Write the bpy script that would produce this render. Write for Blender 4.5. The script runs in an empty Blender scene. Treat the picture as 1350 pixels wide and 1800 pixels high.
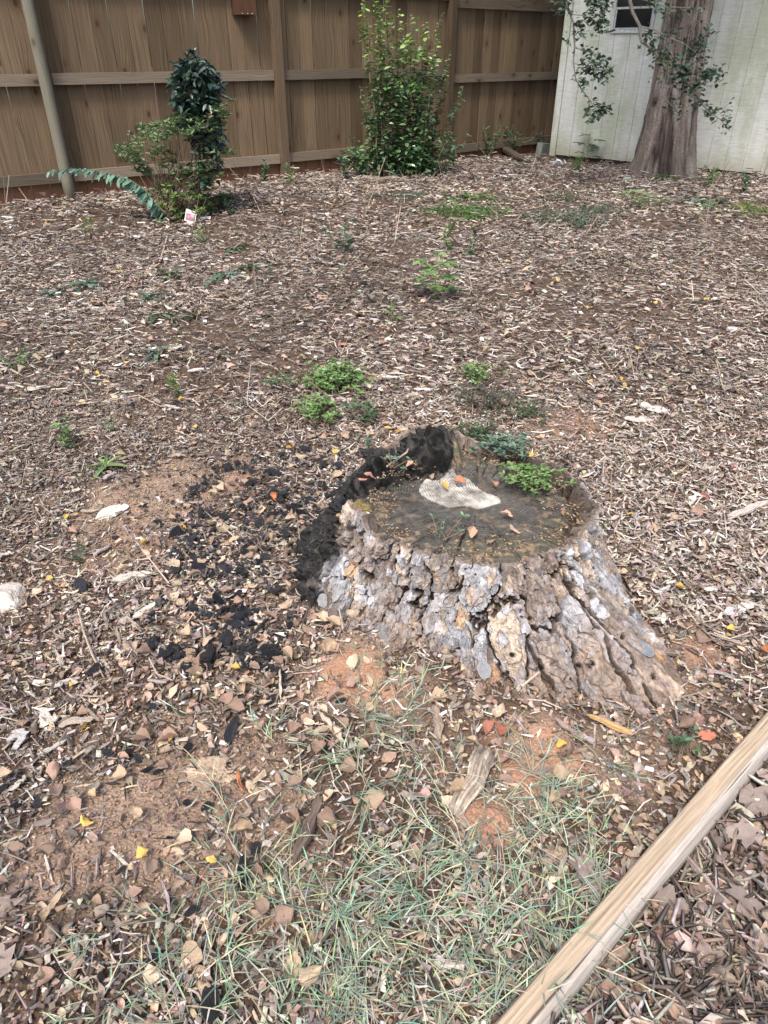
import bpy, math, random
import numpy as np
from mathutils import Vector, Matrix
rng = np.random.default_rng(7); random.seed(7)
scene = bpy.context.scene
COL = scene.collection
R = math.radians

# ------------------------------------------------------------------ camera, world, sun, exposure
CAM_H, TH, FPX = 1.5, R(33), 1248.0
cd = bpy.data.cameras.new('camera'); cam = bpy.data.objects.new('camera', cd); COL.objects.link(cam)
cam.location = (0, 0, CAM_H); cam.rotation_euler = (R(90) - TH, 0, 0)
cd.sensor_fit = 'VERTICAL'; cd.sensor_height = 36; cd.lens = FPX / 1800 * 36
cd.clip_start = .02; cd.clip_end = 500
scene.camera = cam
w = bpy.data.worlds.new('World'); scene.world = w; w.use_nodes = True
nt = w.node_tree; bg = nt.nodes['Background']
sky = nt.nodes.new('ShaderNodeTexSky'); sky.sky_type = 'NISHITA'; sky.sun_disc = False
SUN_EL, SUN_AZ = R(58), R(200)      # compass bearing of the sun, clockwise from +Y
sky.sun_elevation = SUN_EL; sky.sun_rotation = SUN_AZ
sky.air_density = 1.0; sky.dust_density = 5.0; sky.ozone_density = 1.0
nt.links.new(sky.outputs[0], bg.inputs[0]); bg.inputs[1].default_value = .13
sl = bpy.data.lights.new('sun', 'SUN'); sl.energy = 1.5; sl.angle = R(10); sl.color = (1, .93, .84)
so = bpy.data.objects.new('sun', sl); COL.objects.link(so)
sd = Vector((math.sin(SUN_AZ) * math.cos(SUN_EL), math.cos(SUN_AZ) * math.cos(SUN_EL), math.sin(SUN_EL)))
so.rotation_euler = sd.to_track_quat('Z', 'Y').to_euler(); so.location = sd * 20
vs = scene.view_settings; vs.view_transform = 'Standard'; vs.look = 'None'; vs.gamma = 1; vs.use_curve_mapping = False
vs.exposure = 1.0

# ------------------------------------------------------------------ noise
TAB = rng.random((256, 256)).astype(np.float64)
def vnoise(x, y, seed=0):
    x = np.asarray(x, float) + seed * 17.31; y = np.asarray(y, float) + seed * 41.7
    xi = np.floor(x).astype(int); yi = np.floor(y).astype(int)
    fx = x - xi; fy = y - yi; fx = fx * fx * (3 - 2 * fx); fy = fy * fy * (3 - 2 * fy)
    a = TAB[xi & 255, yi & 255]; b = TAB[(xi + 1) & 255, yi & 255]; c = TAB[xi & 255, (yi + 1) & 255]; d = TAB[(xi + 1) & 255, (yi + 1) & 255]
    return a + (b - a) * fx + (c - a) * fy + (a - b - c + d) * fx * fy
def fbm(x, y, o=4, seed=0):
    s = 0; a = .5; t = 0
    for k in range(o):
        s = s + a * vnoise(np.asarray(x) * 2 ** k, np.asarray(y) * 2 ** k, seed + k * 3); t += a; a *= .5
    return s / t
def sstep(a, b, x):
    t = np.clip((np.asarray(x, float) - a) / (b - a), 0, 1); return t * t * (3 - 2 * t)
def voro(x, y, seed=0, jit=.9):
    xi = np.floor(x).astype(int); yi = np.floor(y).astype(int)
    f1 = np.full(x.shape, 9.); f2 = np.full(x.shape, 9.); idd = np.zeros(x.shape, int)
    for i in (-1, 0, 1):
        for j in (-1, 0, 1):
            cx = xi + i; cy = yi + j
            px = cx + .5 + jit * (TAB[(cx + seed) & 255, (cy * 3 + seed * 7) & 255] - .5)
            py = cy + .5 + jit * (TAB[(cy * 5 + seed * 3) & 255, (cx + 9 + seed) & 255] - .5)
            d = np.hypot(x - px, y - py); c = cx * 1000 + cy
            n = d < f1
            f2 = np.where(n, f1, np.minimum(f2, d)); idd = np.where(n, c, idd); f1 = np.where(n, d, f1)
    return f1, f2, idd

# ------------------------------------------------------------------ terrain
SC = (.29, 1.91)                                     # middle of the stump
RT = np.array([[-15, .35], [0, .35], [45, .33], [72, .33], [100, .385], [120, .42], [150, .43], [180, .44], [196, .432], [210, .41], [224, .385], [245, .35], [262, .362], [290, .358], [322, .355], [345, .355], [375, .34]])
RB = np.array([[-15, .50], [0, .46], [30, .42], [90, .42], [140, .55], [165, .63], [188, .67], [202, .60], [225, .47], [245, .44], [256, .45], [266, .55], [280, .63], [296, .77], [309, .88], [318, .80], [334, .58], [350, .49], [360, .46]])
def per(tab, phi):
    return np.interp(np.mod(phi, 360), tab[:, 0], tab[:, 1])
def GZ(x, y):
    x = np.asarray(x, float); y = np.asarray(y, float)
    z = .30 * np.clip((y - 2.8) / 4.5, 0, 1) - .020 * np.clip(y - 8.9, 0, 3.5)
    z = z + .03 * (fbm(x * 1.3 + 40, y * 1.3 + 40, 3) - .5) + .016 * (fbm(x * 7 + 9, y * 7 + 9, 3, 5) - .5)
    dx = x - SC[0]; dy = y - SC[1]; r = np.hypot(dx, dy); ph = np.degrees(np.arctan2(dy, dx))
    rb = per(RB, ph)
    z = z + .045 * np.exp(-((r - rb) / .16) ** 2) * (.5 + fbm(x * 5, y * 5, 2, 8))
    z = np.where(r < rb - .12, z - .04, z)
    return z
def rays(px, py):
    px = np.asarray(px, float); py = np.asarray(py, float)
    v = (900 - py) / FPX
    return (px - 675) / FPX, math.cos(TH) + v * math.sin(TH), -math.sin(TH) + v * math.cos(TH)
def at(px, py, dz=0.):                                # a point of the photo carried to the ground
    rx, ry, rz = rays(px, py); z = np.zeros_like(rx)
    for k in range(12):
        t = (CAM_H - z - dz) / -rz
        t = np.clip(t, 0, 14 / ry)
        z = z * .4 + .6 * GZ(rx * t, ry * t)
    return rx * t, ry * t, GZ(rx * t, ry * t) + dz
def atv(px, py, dz=0.):
    x, y, z = at(px, py, dz); return Vector((float(x), float(y), float(z)))
def atz(px, py, z):
    rx, ry, rz = rays(px, py); t = (CAM_H - z) / -rz; return Vector((float(rx * t), float(ry * t), z))
def aty(px, py, Y):
    rx, ry, rz = rays(px, py); t = Y / ry; return Vector((float(rx * t), Y, float(CAM_H + rz * t)))

# ------------------------------------------------------------------ mesh helpers
def raw_mesh(name, v, tris=None, quads=None, cols=None, smooth=False, mat=None):
    me = bpy.data.meshes.new(name); v = np.asarray(v, np.float32)
    me.vertices.add(len(v)); me.vertices.foreach_set('co', v.ravel())
    parts = []; tot = []
    if tris is not None and len(tris): parts.append(np.asarray(tris, np.int32).ravel()); tot.append(np.full(len(tris), 3, np.int32))
    if quads is not None and len(quads): parts.append(np.asarray(quads, np.int32).ravel()); tot.append(np.full(len(quads), 4, np.int32))
    li = np.concatenate(parts); lt = np.concatenate(tot); ls = np.concatenate([[0], np.cumsum(lt)[:-1]]).astype(np.int32)
    me.loops.add(len(li)); me.loops.foreach_set('vertex_index', li)
    me.polygons.add(len(lt)); me.polygons.foreach_set('loop_start', ls); me.polygons.foreach_set('loop_total', lt)
    me.polygons.foreach_set('use_smooth', np.full(len(lt), bool(smooth)))
    if cols is not None:
        c = np.ones((len(v), 4), np.float32); c[:, :3] = cols
        a = me.color_attributes.new('Col', 'FLOAT_COLOR', 'POINT'); a.data.foreach_set('color', c.ravel())
    me.update(calc_edges=True)
    if mat: me.materials.append(mat)
    return me
def link(name, me, parent=None, loc=None, rot=None, color=None):
    o = bpy.data.objects.new(name, me); COL.objects.link(o)
    if parent: o.parent = parent
    if loc is not None: o.location = loc
    if rot is not None: o.rotation_euler = rot
    if color is not None: o.color = (*color[:3], 1)
    return o
def tag(o, label=None, cat=None, group=None, kind=None):
    if label: o['label'] = label
    if cat: o['category'] = cat
    if group: o['group'] = group
    if kind: o['kind'] = kind
    return o
def empty(name, loc, label, cat, group=None, rz=0):
    o = bpy.data.objects.new(name, None); COL.objects.link(o); o.location = loc; o.rotation_euler = (0, 0, rz)
    o.empty_display_size = .1
    return tag(o, label, cat, group)
class MB:
    def __init__(s): s.v = []; s.t = []; s.c = []; s.n = 0
    def add(s, v, tris, col=(1, 1, 1)):
        v = np.asarray(v, float).reshape(-1, 3); s.v.append(v); s.t.append(np.asarray(tris, int) + s.n)
        c = np.asarray(col, float)
        s.c.append(np.broadcast_to(c, (len(v), 3)).copy() if c.ndim == 1 else c); s.n += len(v)
    def quads(s, v, q, col=(1, 1, 1)):
        q = np.asarray(q, int); s.add(v, np.concatenate([q[:, [0, 1, 2]], q[:, [0, 2, 3]]]), col)
    def box(s, x0, x1, y0, y1, z0, z1, col=(1, 1, 1)):
        v = [(x, y, z) for z in (z0, z1) for y in (y0, y1) for x in (x0, x1)]
        s.quads(v, [(0, 2, 3, 1), (4, 5, 7, 6), (0, 1, 5, 4), (2, 6, 7, 3), (0, 4, 6, 2), (1, 3, 7, 5)], col)
    def tube(s, pts, rad, n=6, col=(1, 1, 1), caps=True):
        pts = [Vector(p) for p in pts]; k = len(pts)
        rad = [rad] * k if np.isscalar(rad) else rad
        V = []; up = Vector((.31, .2, .93))
        for i, p in enumerate(pts):
            d = (pts[min(i + 1, k - 1)] - pts[max(i - 1, 0)]).normalized()
            a = d.cross(up);
            if a.length < .05: a = d.cross(Vector((1, 0, 0)))
            a.normalize(); b = d.cross(a)
            for j in range(n):
                t = 2 * math.pi * j / n; V.append(p + (a * math.cos(t) + b * math.sin(t)) * rad[i])
        q = [(i * n + j, i * n + (j + 1) % n, (i + 1) * n + (j + 1) % n, (i + 1) * n + j) for i in range(k - 1) for j in range(n)]
        tr = []
        for a, b, c, d in q: tr += [(a, b, c), (a, c, d)]
        if caps:
            tr += [(0, j + 1, j) for j in range(1, n - 1)] + [((k - 1) * n, (k - 1) * n + j, (k - 1) * n + j + 1) for j in range(1, n - 1)]
        s.add([tuple(p) for p in V], tr, col)
    def mesh(s, name, mat, smooth=False):
        return raw_mesh(name, np.concatenate(s.v), np.concatenate(s.t), None, np.concatenate(s.c), smooth, mat)
    def build(s, name, mat, parent=None, smooth=False, loc=None, rot=None):
        if not s.n: return None
        return link(name, s.mesh(name, mat, smooth), parent, loc, rot)
# templates: (verts, tris), x = length 0..1, y = width -.5...5, z = height
LEAF = (np.array([[0, 0, 0], [.28, .42, .10], [.68, .40, .08], [1, 0, 0], [.68, -.40, .08], [.28, -.42, .10], [.28, 0, 0], [.68, 0, 0.]]),
        np.array([[0, 5, 6], [0, 6, 1], [6, 5, 4], [6, 4, 7], [6, 7, 2], [6, 2, 1], [7, 4, 3], [7, 3, 2]]))
LANCE = (np.array([[0, 0, 0], [.45, .5, .12], [1, 0, 0], [.45, -.5, .12], [.45, 0, 0]]), np.array([[0, 3, 4], [0, 4, 1], [4, 3, 2], [4, 2, 1]]))
def prism(k):
    xs = np.linspace(0, 1, k); v = []
    wd = np.interp(xs, [0, .2, .8, 1], [.55, 1, .9, .3])
    for x, ww in zip(xs, wd): v += [(x - .5, -.5 * ww, 0), (x - .5, .5 * ww, .15 * ww), (x - .5, .12 * ww, 1.)]
    t = []
    for i in range(k - 1):
        for j in range(3):
            a = i * 3 + j; b = i * 3 + (j + 1) % 3; t += [(a, b, b + 3), (a, b + 3, a + 3)]
    t += [(0, 2, 1), (3 * k - 3, 3 * k - 2, 3 * k - 1)]
    return np.array(v, float), np.array(t)
SHRED3, SHRED2 = prism(3), prism(2)
def chipbox():
    v = np.array([(-.5, -.35, 0), (.45, -.5, 0), (.5, .4, 0), (-.38, .5, 0), (-.46, -.3, 1), (.40, -.44, 1), (.46, .3, 1), (-.3, .44, 1.)])
    q = [(4, 5, 6, 7), (0, 1, 5, 4), (1, 2, 6, 5), (2, 3, 7, 6), (3, 0, 4, 7)]
    t = []
    for a, b, c, d in q: t += [(a, b, c), (a, c, d)]
    return v, np.array(t)
CHIP = chipbox()
def scatter(T, pos, yaw, pitch, roll, sc, bend=None):
    V, F = T; n = len(pos)
    P = V[None] * sc[:, None, :]
    if bend is not None: P[:, :, 2] += bend[:, None] * (P[:, :, 0] ** 2) / np.maximum(sc[:, None, 0], 1e-4)
    cy, sy, cp, sp, cr, sr = np.cos(yaw), np.sin(yaw), np.cos(pitch), np.sin(pitch), np.cos(roll), np.sin(roll)
    x, y, z = P[:, :, 0], P[:, :, 1], P[:, :, 2]
    y, z = y * cr[:, None] - z * sr[:, None], y * sr[:, None] + z * cr[:, None]
    x, z = x * cp[:, None] - z * sp[:, None], x * sp[:, None] + z * cp[:, None]
    x, y = x * cy[:, None] - y * sy[:, None], x * sy[:, None] + y * cy[:, None]
    P = np.stack([x, y, z], 2) + pos[:, None, :]
    tr = F[None] + (np.arange(n) * len(V))[:, None, None]
    return P.reshape(-1, 3), tr.reshape(-1, 3)
def add_scatter(mb, T, pos, yaw, pitch, roll, sc, col, bend=None):
    if not len(pos): return
    v, t = scatter(T, np.asarray(pos, float), yaw, pitch, roll, np.asarray(sc, float), bend)
    mb.add(v, t, np.repeat(col, len(T[0]), 0))
def pick(pal, n, wts=None, jit=.18):
    pal = np.array(pal, float); p = None if wts is None else np.array(wts, float) / np.sum(wts)
    c = pal[rng.choice(len(pal), n, p=p)]
    return np.clip(c * (1 + jit * rng.normal(size=(n, 1))) * (1 + .05 * rng.normal(size=(n, 3))), .004, .9)

# ------------------------------------------------------------------ materials
def nodes(name):
    m = bpy.data.materials.new(name); m.use_nodes = True; t = m.node_tree; b = t.nodes['Principled BSDF']
    return m, t, b
def N(t, typ, **k):
    n = t.nodes.new(typ)
    for a, v in k.items(): setattr(n, a, v)
    return n
def lk(t, a, b): t.links.new(a, b)
def math_(t, op, a, b=None, c=None):
    n = N(t, 'ShaderNodeMath', operation=op)
    for i, v in enumerate((a, b, c)):
        if v is None: continue
        if isinstance(v, (int, float)): n.inputs[i].default_value = v
        else: lk(t, v, n.inputs[i])
    return n.outputs[0]
def mix(t, f, a, b, bl='MIX'):
    n = N(t, 'ShaderNodeMix', data_type='RGBA', blend_type=bl)
    for i, v in ((0, f), (6, a), (7, b)):
        if isinstance(v, (int, float)): n.inputs[i].default_value = v
        elif isinstance(v, tuple): n.inputs[i].default_value = (*v[:3], 1)
        else: lk(t, v, n.inputs[i])
    return n.outputs[2]
def ramp(t, f, stops, interp='LINEAR'):
    n = N(t, 'ShaderNodeValToRGB'); lk(t, f, n.inputs[0]); r = n.color_ramp; r.interpolation = interp
    while len(r.elements) < len(stops): r.elements.new(.5)
    for e, (p, c) in zip(r.elements, stops):
        e.position = p; e.color = (c, c, c, 1) if isinstance(c, (int, float)) else (*c, 1)
    return n.outputs[0]
def noise(t, vec, scale, detail=5, rough=.6):
    n = N(t, 'ShaderNodeTexNoise'); n.inputs['Scale'].default_value = scale; n.inputs['Detail'].default_value = detail; n.inputs['Roughness'].default_value = rough
    if vec is not None: lk(t, vec, n.inputs['Vector'])
    return n.outputs[0]
def bump(t, b, h, s, d=.01):
    n = N(t, 'ShaderNodeBump'); n.inputs['Strength'].default_value = s; n.inputs['Distance'].default_value = d
    lk(t, h, n.inputs['Height']); lk(t, n.outputs[0], b.inputs['Normal'])
def mapv(t, src, sc, loc=(0, 0, 0)):
    n = N(t, 'ShaderNodeMapping'); lk(t, src, n.inputs[0]); n.inputs['Scale'].default_value = sc; n.inputs['Location'].default_value = loc
    return n.outputs[0]
def mat_col(name, src='attr', rough=.85, nscale=60, lo=.6, hi=1.35, bs=.4, bd=.004, stretch=(1, 1, 1), spec=.3, trans=0.):
    m, t, b = nodes(name)
    if src == 'attr': c = N(t, 'ShaderNodeAttribute', attribute_name='Col').outputs['Color']
    else: c = N(t, 'ShaderNodeObjectInfo').outputs['Color']
    tc = N(t, 'ShaderNodeTexCoord').outputs['Object']; v = mapv(t, tc, stretch)
    f = noise(t, v, nscale, 6, .65)
    k = ramp(t, f, [(.3, lo), (.7, hi)])
    lk(t, mix(t, 1, c, k, 'MULTIPLY'), b.inputs['Base Color'])
    b.inputs['Roughness'].default_value = rough; b.inputs['Specular IOR Level'].default_value = spec
    bump(t, b, f, bs, bd)
    if trans:
        tr = N(t, 'ShaderNodeBsdfTranslucent'); lk(t, mix(t, 1, c, k, 'MULTIPLY'), tr.inputs[0])
        ms = N(t, 'ShaderNodeMixShader'); ms.inputs[0].default_value = trans
        out = t.nodes['Material Output']; lk(t, b.outputs[0], ms.inputs[1]); lk(t, tr.outputs[0], ms.inputs[2]); lk(t, ms.outputs[0], out.inputs[0])
    return m
M = {}
M['chip'] = mat_col('mulch_wood', nscale=90, stretch=(1, 1, 1), lo=.62, hi=1.3)
M['leaf_dead'] = mat_col('dead_leaf', nscale=70, lo=.7, hi=1.25, rough=.7, spec=.35, trans=.12)
M['leaf_obj'] = mat_col('dead_leaf_single', 'obj', nscale=55, lo=.62, hi=1.3, rough=.65, spec=.35, trans=.12)
M['wood_obj'] = mat_col('splinter_wood', 'obj', nscale=4, lo=.45, hi=1.4, stretch=(1, 12, 12), bs=.8, bd=.004)
M['char_obj'] = mat_col('charcoal', 'obj', nscale=5, lo=.4, hi=2.4, stretch=(1, 5, 5), rough=.36, spec=.8, bs=1., bd=.03)
M['rock_obj'] = mat_col('rock', 'obj', nscale=5, lo=.6, hi=1.25, rough=.9, bs=.8, bd=.006)
M['green'] = mat_col('green_leaf', nscale=40, lo=.75, hi=1.25, rough=.5, spec=.45, bs=.15, trans=.22)
M['glossy'] = mat_col('glossy_leaf', nscale=40, lo=.8, hi=1.2, rough=.28, spec=.7, bs=.1, trans=.08)
M['stem'] = mat_col('stem_bark', nscale=50, lo=.6, hi=1.3, rough=.8)
M['grass'] = mat_col('grass_blade', nscale=30, lo=.8, hi=1.2, rough=.55, spec=.4, bs=.1, trans=.15)
M['bark'] = mat_col('pine_bark', nscale=55, lo=.55, hi=1.35, rough=.85, bs=.9, bd=.006, spec=.25)
M['charwood'] = mat_col('charred_wood', nscale=45, lo=.4, hi=1.9, rough=.62, bs=1., bd=.012, stretch=(1, 1, .35), spec=.5)
M['metal_pale'] = mat_col('painted_metal', 'obj', nscale=20, lo=.85, hi=1.1, rough=.5, bs=.05)

def mat_wood(name, c_lo, c_hi, knot=(.06, .035, .02), grey=.0, stain=None, knots=True, rough=.85, axis='z'):
    """x = across the board, z = along it; every object gets its own offset from Object Info"""
    m, t, b = nodes(name)
    oi = N(t, 'ShaderNodeObjectInfo'); tc = N(t, 'ShaderNodeTexCoord').outputs['Object']
    sx = N(t, 'ShaderNodeSeparateXYZ'); lk(t, tc, sx.inputs[0])
    X, Y, Z = (sx.outputs[0], sx.outputs[1], sx.outputs[2]) if axis == 'z' else (sx.outputs[2], sx.outputs[1], sx.outputs[0])
    off = math_(t, 'MULTIPLY', oi.outputs['Random'], 57.0)
    kx = math_(t, 'ADD', math_(t, 'MULTIPLY', X, 3.6), off); kz = math_(t, 'ADD', math_(t, 'MULTIPLY', Z, 2.1), off)
    cb = N(t, 'ShaderNodeCombineXYZ'); lk(t, kx, cb.inputs[0]); lk(t, kz, cb.inputs[1])
    vo = N(t, 'ShaderNodeTexVoronoi', voronoi_dimensions='2D'); vo.inputs['Scale'].default_value = 1.0; lk(t, cb.outputs[0], vo.inputs['Vector'])
    d = vo.outputs['Distance']
    infl = math_(t, 'POWER', 2.718, math_(t, 'MULTIPLY', math_(t, 'MULTIPLY', d, d), -16.0))
    wb = N(t, 'ShaderNodeCombineXYZ'); lk(t, math_(t, 'MULTIPLY', X, 5.0), wb.inputs[0]); lk(t, math_(t, 'ADD', Z, off), wb.inputs[2])
    warp = noise(t, wb.outputs[0], 1.6, 3, .5)
    xw = math_(t, 'ADD', math_(t, 'MULTIPLY', X, 135.0), math_(t, 'ADD', math_(t, 'MULTIPLY', warp, 3.6), math_(t, 'MULTIPLY', infl, 4.0)))
    gb = N(t, 'ShaderNodeCombineXYZ'); lk(t, xw, gb.inputs[0]); lk(t, math_(t, 'MULTIPLY', Y, 60.0), gb.inputs[1]); lk(t, math_(t, 'ADD', math_(t, 'MULTIPLY', Z, 1.4), off), gb.inputs[2])
    g = noise(t, gb.outputs[0], 1.0, 5, .65)
    col = ramp(t, g, [(.28, c_lo), (.72, c_hi)])
    bv = ramp(t, oi.outputs['Random'], [(0, .58), (.2, .95), (.4, 1.22), (.6, .75), (.8, 1.05), (1, 1.35)])
    col = mix(t, 1, col, bv, 'MULTIPLY')
    big = noise(t, mapv(t, tc, (3, 3, 1.2)), 1.6, 4, .6)
    col = mix(t, math_(t, 'MULTIPLY', ramp(t, big, [(.4, 0.), (.65, 1.)]), .45 + grey), col, mix(t, 1, col, (.92, 1.0, 1.04), 'MULTIPLY'))
    if knots:
        sc_ = N(t, 'ShaderNodeSeparateColor'); lk(t, vo.outputs['Color'], sc_.inputs[0])
        on = ramp(t, sc_.outputs[0], [(.55, 0.), (.60, 1.)])
        km = math_(t, 'MULTIPLY', ramp(t, d, [(.03, 1.), (.085, 0.)]), on)
        halo = math_(t, 'MULTIPLY', math_(t, 'MULTIPLY', ramp(t, d, [(.05, 1.), (.24, 0.)]), on), .45)
        col = mix(t, halo, col, tuple(c * 1.6 for c in knot)); col = mix(t, math_(t, 'MULTIPLY', km, .9), col, knot)
    if stain:
        sz = ramp(t, math_(t, 'ADD', Z, math_(t, 'MULTIPLY', big, .16)), [(stain[0], .85), (stain[1], 0.)])
        col = mix(t, sz, col, stain[2])
    lk(t, col, b.inputs['Base Color']); b.inputs['Roughness'].default_value = rough; b.inputs['Specular IOR Level'].default_value = .2
    bump(t, b, g, .5, .003)
    return m
M['board'] = mat_wood('fence_board', (.060, .042, .026), (.268, .192, .120), stain=(.14, .42, (.23, .11, .065)))
M['rail'] = mat_wood('fence_rail', (.095, .076, .056), (.255, .208, .16), axis='x')
M['post'] = mat_wood('fence_post', (.070, .050, .033), (.175, .125, .082))
M['rpost'] = mat_wood('round_post', (.20, .185, .14), (.32, .31, .25), knot=(.09, .07, .05))
M['timber'] = mat_wood('timber_wood', (.34, .22, .13), (.62, .46, .31), knots=False, axis='x')
M['boxwood'] = mat_wood('box_wood', (.055, .03, .02), (.13, .068, .04), knots=False)

# ground
def mat_ground():
    m, t, b = nodes('soil'); c = N(t, 'ShaderNodeAttribute', attribute_name='Col').outputs['Color']
    p = N(t, 'ShaderNodeNewGeometry').outputs['Position']
    a = noise(t, p, 9, 8, .7); f = noise(t, p, 160, 4, .7)
    vo = N(t, 'ShaderNodeTexVoronoi'); vo.inputs['Scale'].default_value = 120; lk(t, p, vo.inputs['Vector'])
    sp = N(t, 'ShaderNodeSeparateColor'); lk(t, vo.outputs['Color'], sp.inputs[0])
    col = mix(t, 1, c, ramp(t, a, [(.3, .7), (.7, 1.25)]), 'MULTIPLY')
    col = mix(t, 1, col, ramp(t, f, [(.3, .7), (.7, 1.25)]), 'MULTIPLY')
    grain = math_(t, 'MULTIPLY', ramp(t, sp.outputs[0], [(.86, 0.), (.9, 1.)]), ramp(t, vo.outputs['Distance'], [(.25, 1.), (.4, 0.)]))
    col = mix(t, math_(t, 'MULTIPLY', grain, .6), col, (.48, .38, .28))
    lk(t, col, b.inputs['Base Color']); b.inputs['Roughness'].default_value = .95; b.inputs['Specular IOR Level'].default_value = .15
    h = math_(t, 'ADD', math_(t, 'MULTIPLY', f, .5), a)
    bump(t, b, math_(t, 'ADD', h, math_(t, 'MULTIPLY', vo.outputs['Distance'], -.5)), .9, .012)
    return m
M['soil'] = mat_ground()

def blobmask(x, y, blobs, warp=.35):
    """soft patches: (px, py, radius in metres, strength) given by where they lie on the ground"""
    m = np.zeros_like(x)
    nz = fbm(x * 6, y * 6, 4, 21) - .5
    for px, py, r, s, *e in blobs:
        c = atv(px, py); ex = e[0] if e else 1.
        d = np.hypot((x - c.x) / ex, y - c.y) / r + nz * warp * 3.2
        m = np.maximum(m, s * sstep(1.15, .6, d))
    return m
BARE = [(120, 1480, .16, .7), (400, 1480, .15, .6), (300, 1290, .10, .45), (150, 1300, .10, .4), (520, 1560, .10, .4), (90, 880, .12, .4), (700, 860, .1, .0), (250, 880, .30, .85), (330, 850, .26, .8), (200, 960, .22, .6), (260, 1470, .22, .8), (350, 1370, .13, .75), (130, 1400, .12, .5), (450, 1320, .12, .6), (620, 1150, .13, .8), (560, 1200, .12, .6), (690, 1230, .12, .6),
        (960, 1310, .12, .8), (860, 1440, .09, .9), (930, 1380, .09, .85), (1230, 1160, .13, .6), (1010, 760, .24, .5), (1090, 960, .10, .5), (1060, 1330, .12, .5), (470, 1420, .12, .6), (1150, 1270, .1, .4), (780, 1330, .08, .4)]
CLAY = [(620, 1155, .12, 1.), (575, 1185, .06, .8), (965, 1305, .085, 1., .8), (860, 1445, .07, 1.), (920, 1380, .07, .9), (1230, 1150, .09, .75), (1210, 1200, .05, .6), (395, 862, .10, .65), (1020, 750, .16, .5), (1190, 880, .08, .5), (880, 1290, .05, .7), (1010, 1330, .05, .7)]
def axis_pts(segs):
    out = []
    for a, b, s in segs: out += list(np.arange(a, b, s))
    return np.array(out + [segs[-1][1]])
gx = axis_pts([(-60, -12, 6), (-12, -5, .5), (-5, -1.3, .08), (-1.3, 1.6, .011), (1.6, 5, .08), (5, 12, .5), (12, 60, 6)])
gy = axis_pts([(-30, -2, 4), (-2, .4, .2), (.4, 2.9, .011), (2.9, 5, .03), (5, 12.5, .08), (12.5, 20, .5), (20, 80, 6)])
X, Y = np.meshgrid(gx, gy, indexing='ij'); Zg = GZ(X, Y)
fine = (X > -1.3) & (X < 1.6) & (Y < 2.9) & (Y > .4)
Zg = Zg + np.where(fine, .010 * (fbm(X * 30, Y * 30, 3, 3) - .5), 0)
bare = blobmask(X, Y, BARE); clay = blobmask(X, Y, CLAY, 1.1)
base = np.array([.115, .080, .060]); soil = np.array([.36, .26, .195]); cl = np.array([.40, .235, .16])
C = base * (1 - bare[..., None]) + soil * bare[..., None]; C = C * (1 - clay[..., None]) + cl * clay[..., None]
Zg = Zg + (.010 + .03 * (fbm(X * 22, Y * 22, 3, 41) - .5)) * clay * fine
nx, ny = X.shape; idx = np.arange(nx * ny).reshape(nx, ny)
q = np.stack([idx[:-1, :-1], idx[1:, :-1], idx[1:, 1:], idx[:-1, 1:]], -1).reshape(-1, 4)
g = link('ground', raw_mesh('ground', np.stack([X, Y, Zg], -1).reshape(-1, 3), None, q, C.reshape(-1, 3), True, M['soil']))
tag(g, kind='structure')

# ------------------------------------------------------------------ fence
FP = [Vector((-6.95, 4.72, 0)), Vector((-5.0, 6.12, 0)), Vector((-3.06, 7.52, 0)), Vector((-1.15, 8.90, 0)), Vector((.79, 10.45, 0)), Vector((2.515, 11.95, 0))]
fence = empty('wooden_fence', (-3.06, 7.52, .3), 'tall brown wooden privacy fence with three rails closing off the yard', 'fence')
finv = fence.location.copy()
def boxmesh(name, sx, sy, sz, mat, bev=.0, jag=0):
    mb = MB(); mb.box(-sx / 2, sx / 2, 0, sy, 0, sz); return mb.mesh(name, mat)
rail_z = [(.485, 1.285, 2.05)] * 4 + [(.405, 1.207, 1.985)]
wid = .158
board_me = [boxmesh('board', wid, .017, 1.93 + .012 * k, M['board']) for k in range(4)]
for s in range(5):
    A, B = FP[s], FP[s + 1]; L = (B - A).length; d = (B - A).normalized(); ang = math.atan2(d.y, d.x); nrm = Vector((d.y, -d.x, 0))
    n = int(L / (wid + .004)); step = L / n
    for i in range(n):
        p = A + d * (step * (i + .5)) - nrm * .017
        gz = float(GZ(p.x, p.y))
        z0 = gz - .03 if s < 4 else gz - .05
        zt = 2.2 - (.08 if s == 4 else 0)
        me = board_me[random.randrange(4)]
        o = link('board', me, fence, Vector((p.x, p.y, zt - 1.95)) - finv + nrm * random.uniform(-.003, .003), (0, random.uniform(-.0035, .0035), ang + random.uniform(-.01, .01)))
        o.scale.x = (step - random.choice([.003, .005, .007, .010])) / wid
    for k, rz in enumerate(rail_z[s]):
        me = boxmesh('rail', L - .1, .038, .092, M['rail'])
        p = A + d * (L / 2) + nrm * .041
        link('rail', me, fence, Vector((p.x, p.y, rz - .046)) - finv + nrm * random.uniform(0, .004), (random.uniform(-.01, .01), random.uniform(-.003, .003), ang))
for i, p in enumerate(FP):
    if i == 2: continue
    d = (FP[min(i + 1, 5)] - FP[max(i - 1, 0)]).normalized(); ang = math.atan2(d.y, d.x); nrm = Vector((d.y, -d.x, 0))
    mb = MB(); mb.box(-.045, .045, 0, .09, 0, 2.1); me = mb.mesh('post', M['post'])
    pp = p + nrm * .093
    link('post', me, fence, Vector((pp.x, pp.y, .14)) - finv, (0, 0, ang))
mb = MB(); mb.tube([(0, 0, z) for z in np.linspace(0, 2.2, 9)], [.055, .053, .052, .052, .051, .051, .050, .049, .049], 20)
o = mb.build('post', M['rpost'], fence, True, Vector((-3.03, 7.42, .2)) - finv); o['label'] = 'pale greenish round post'

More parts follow.
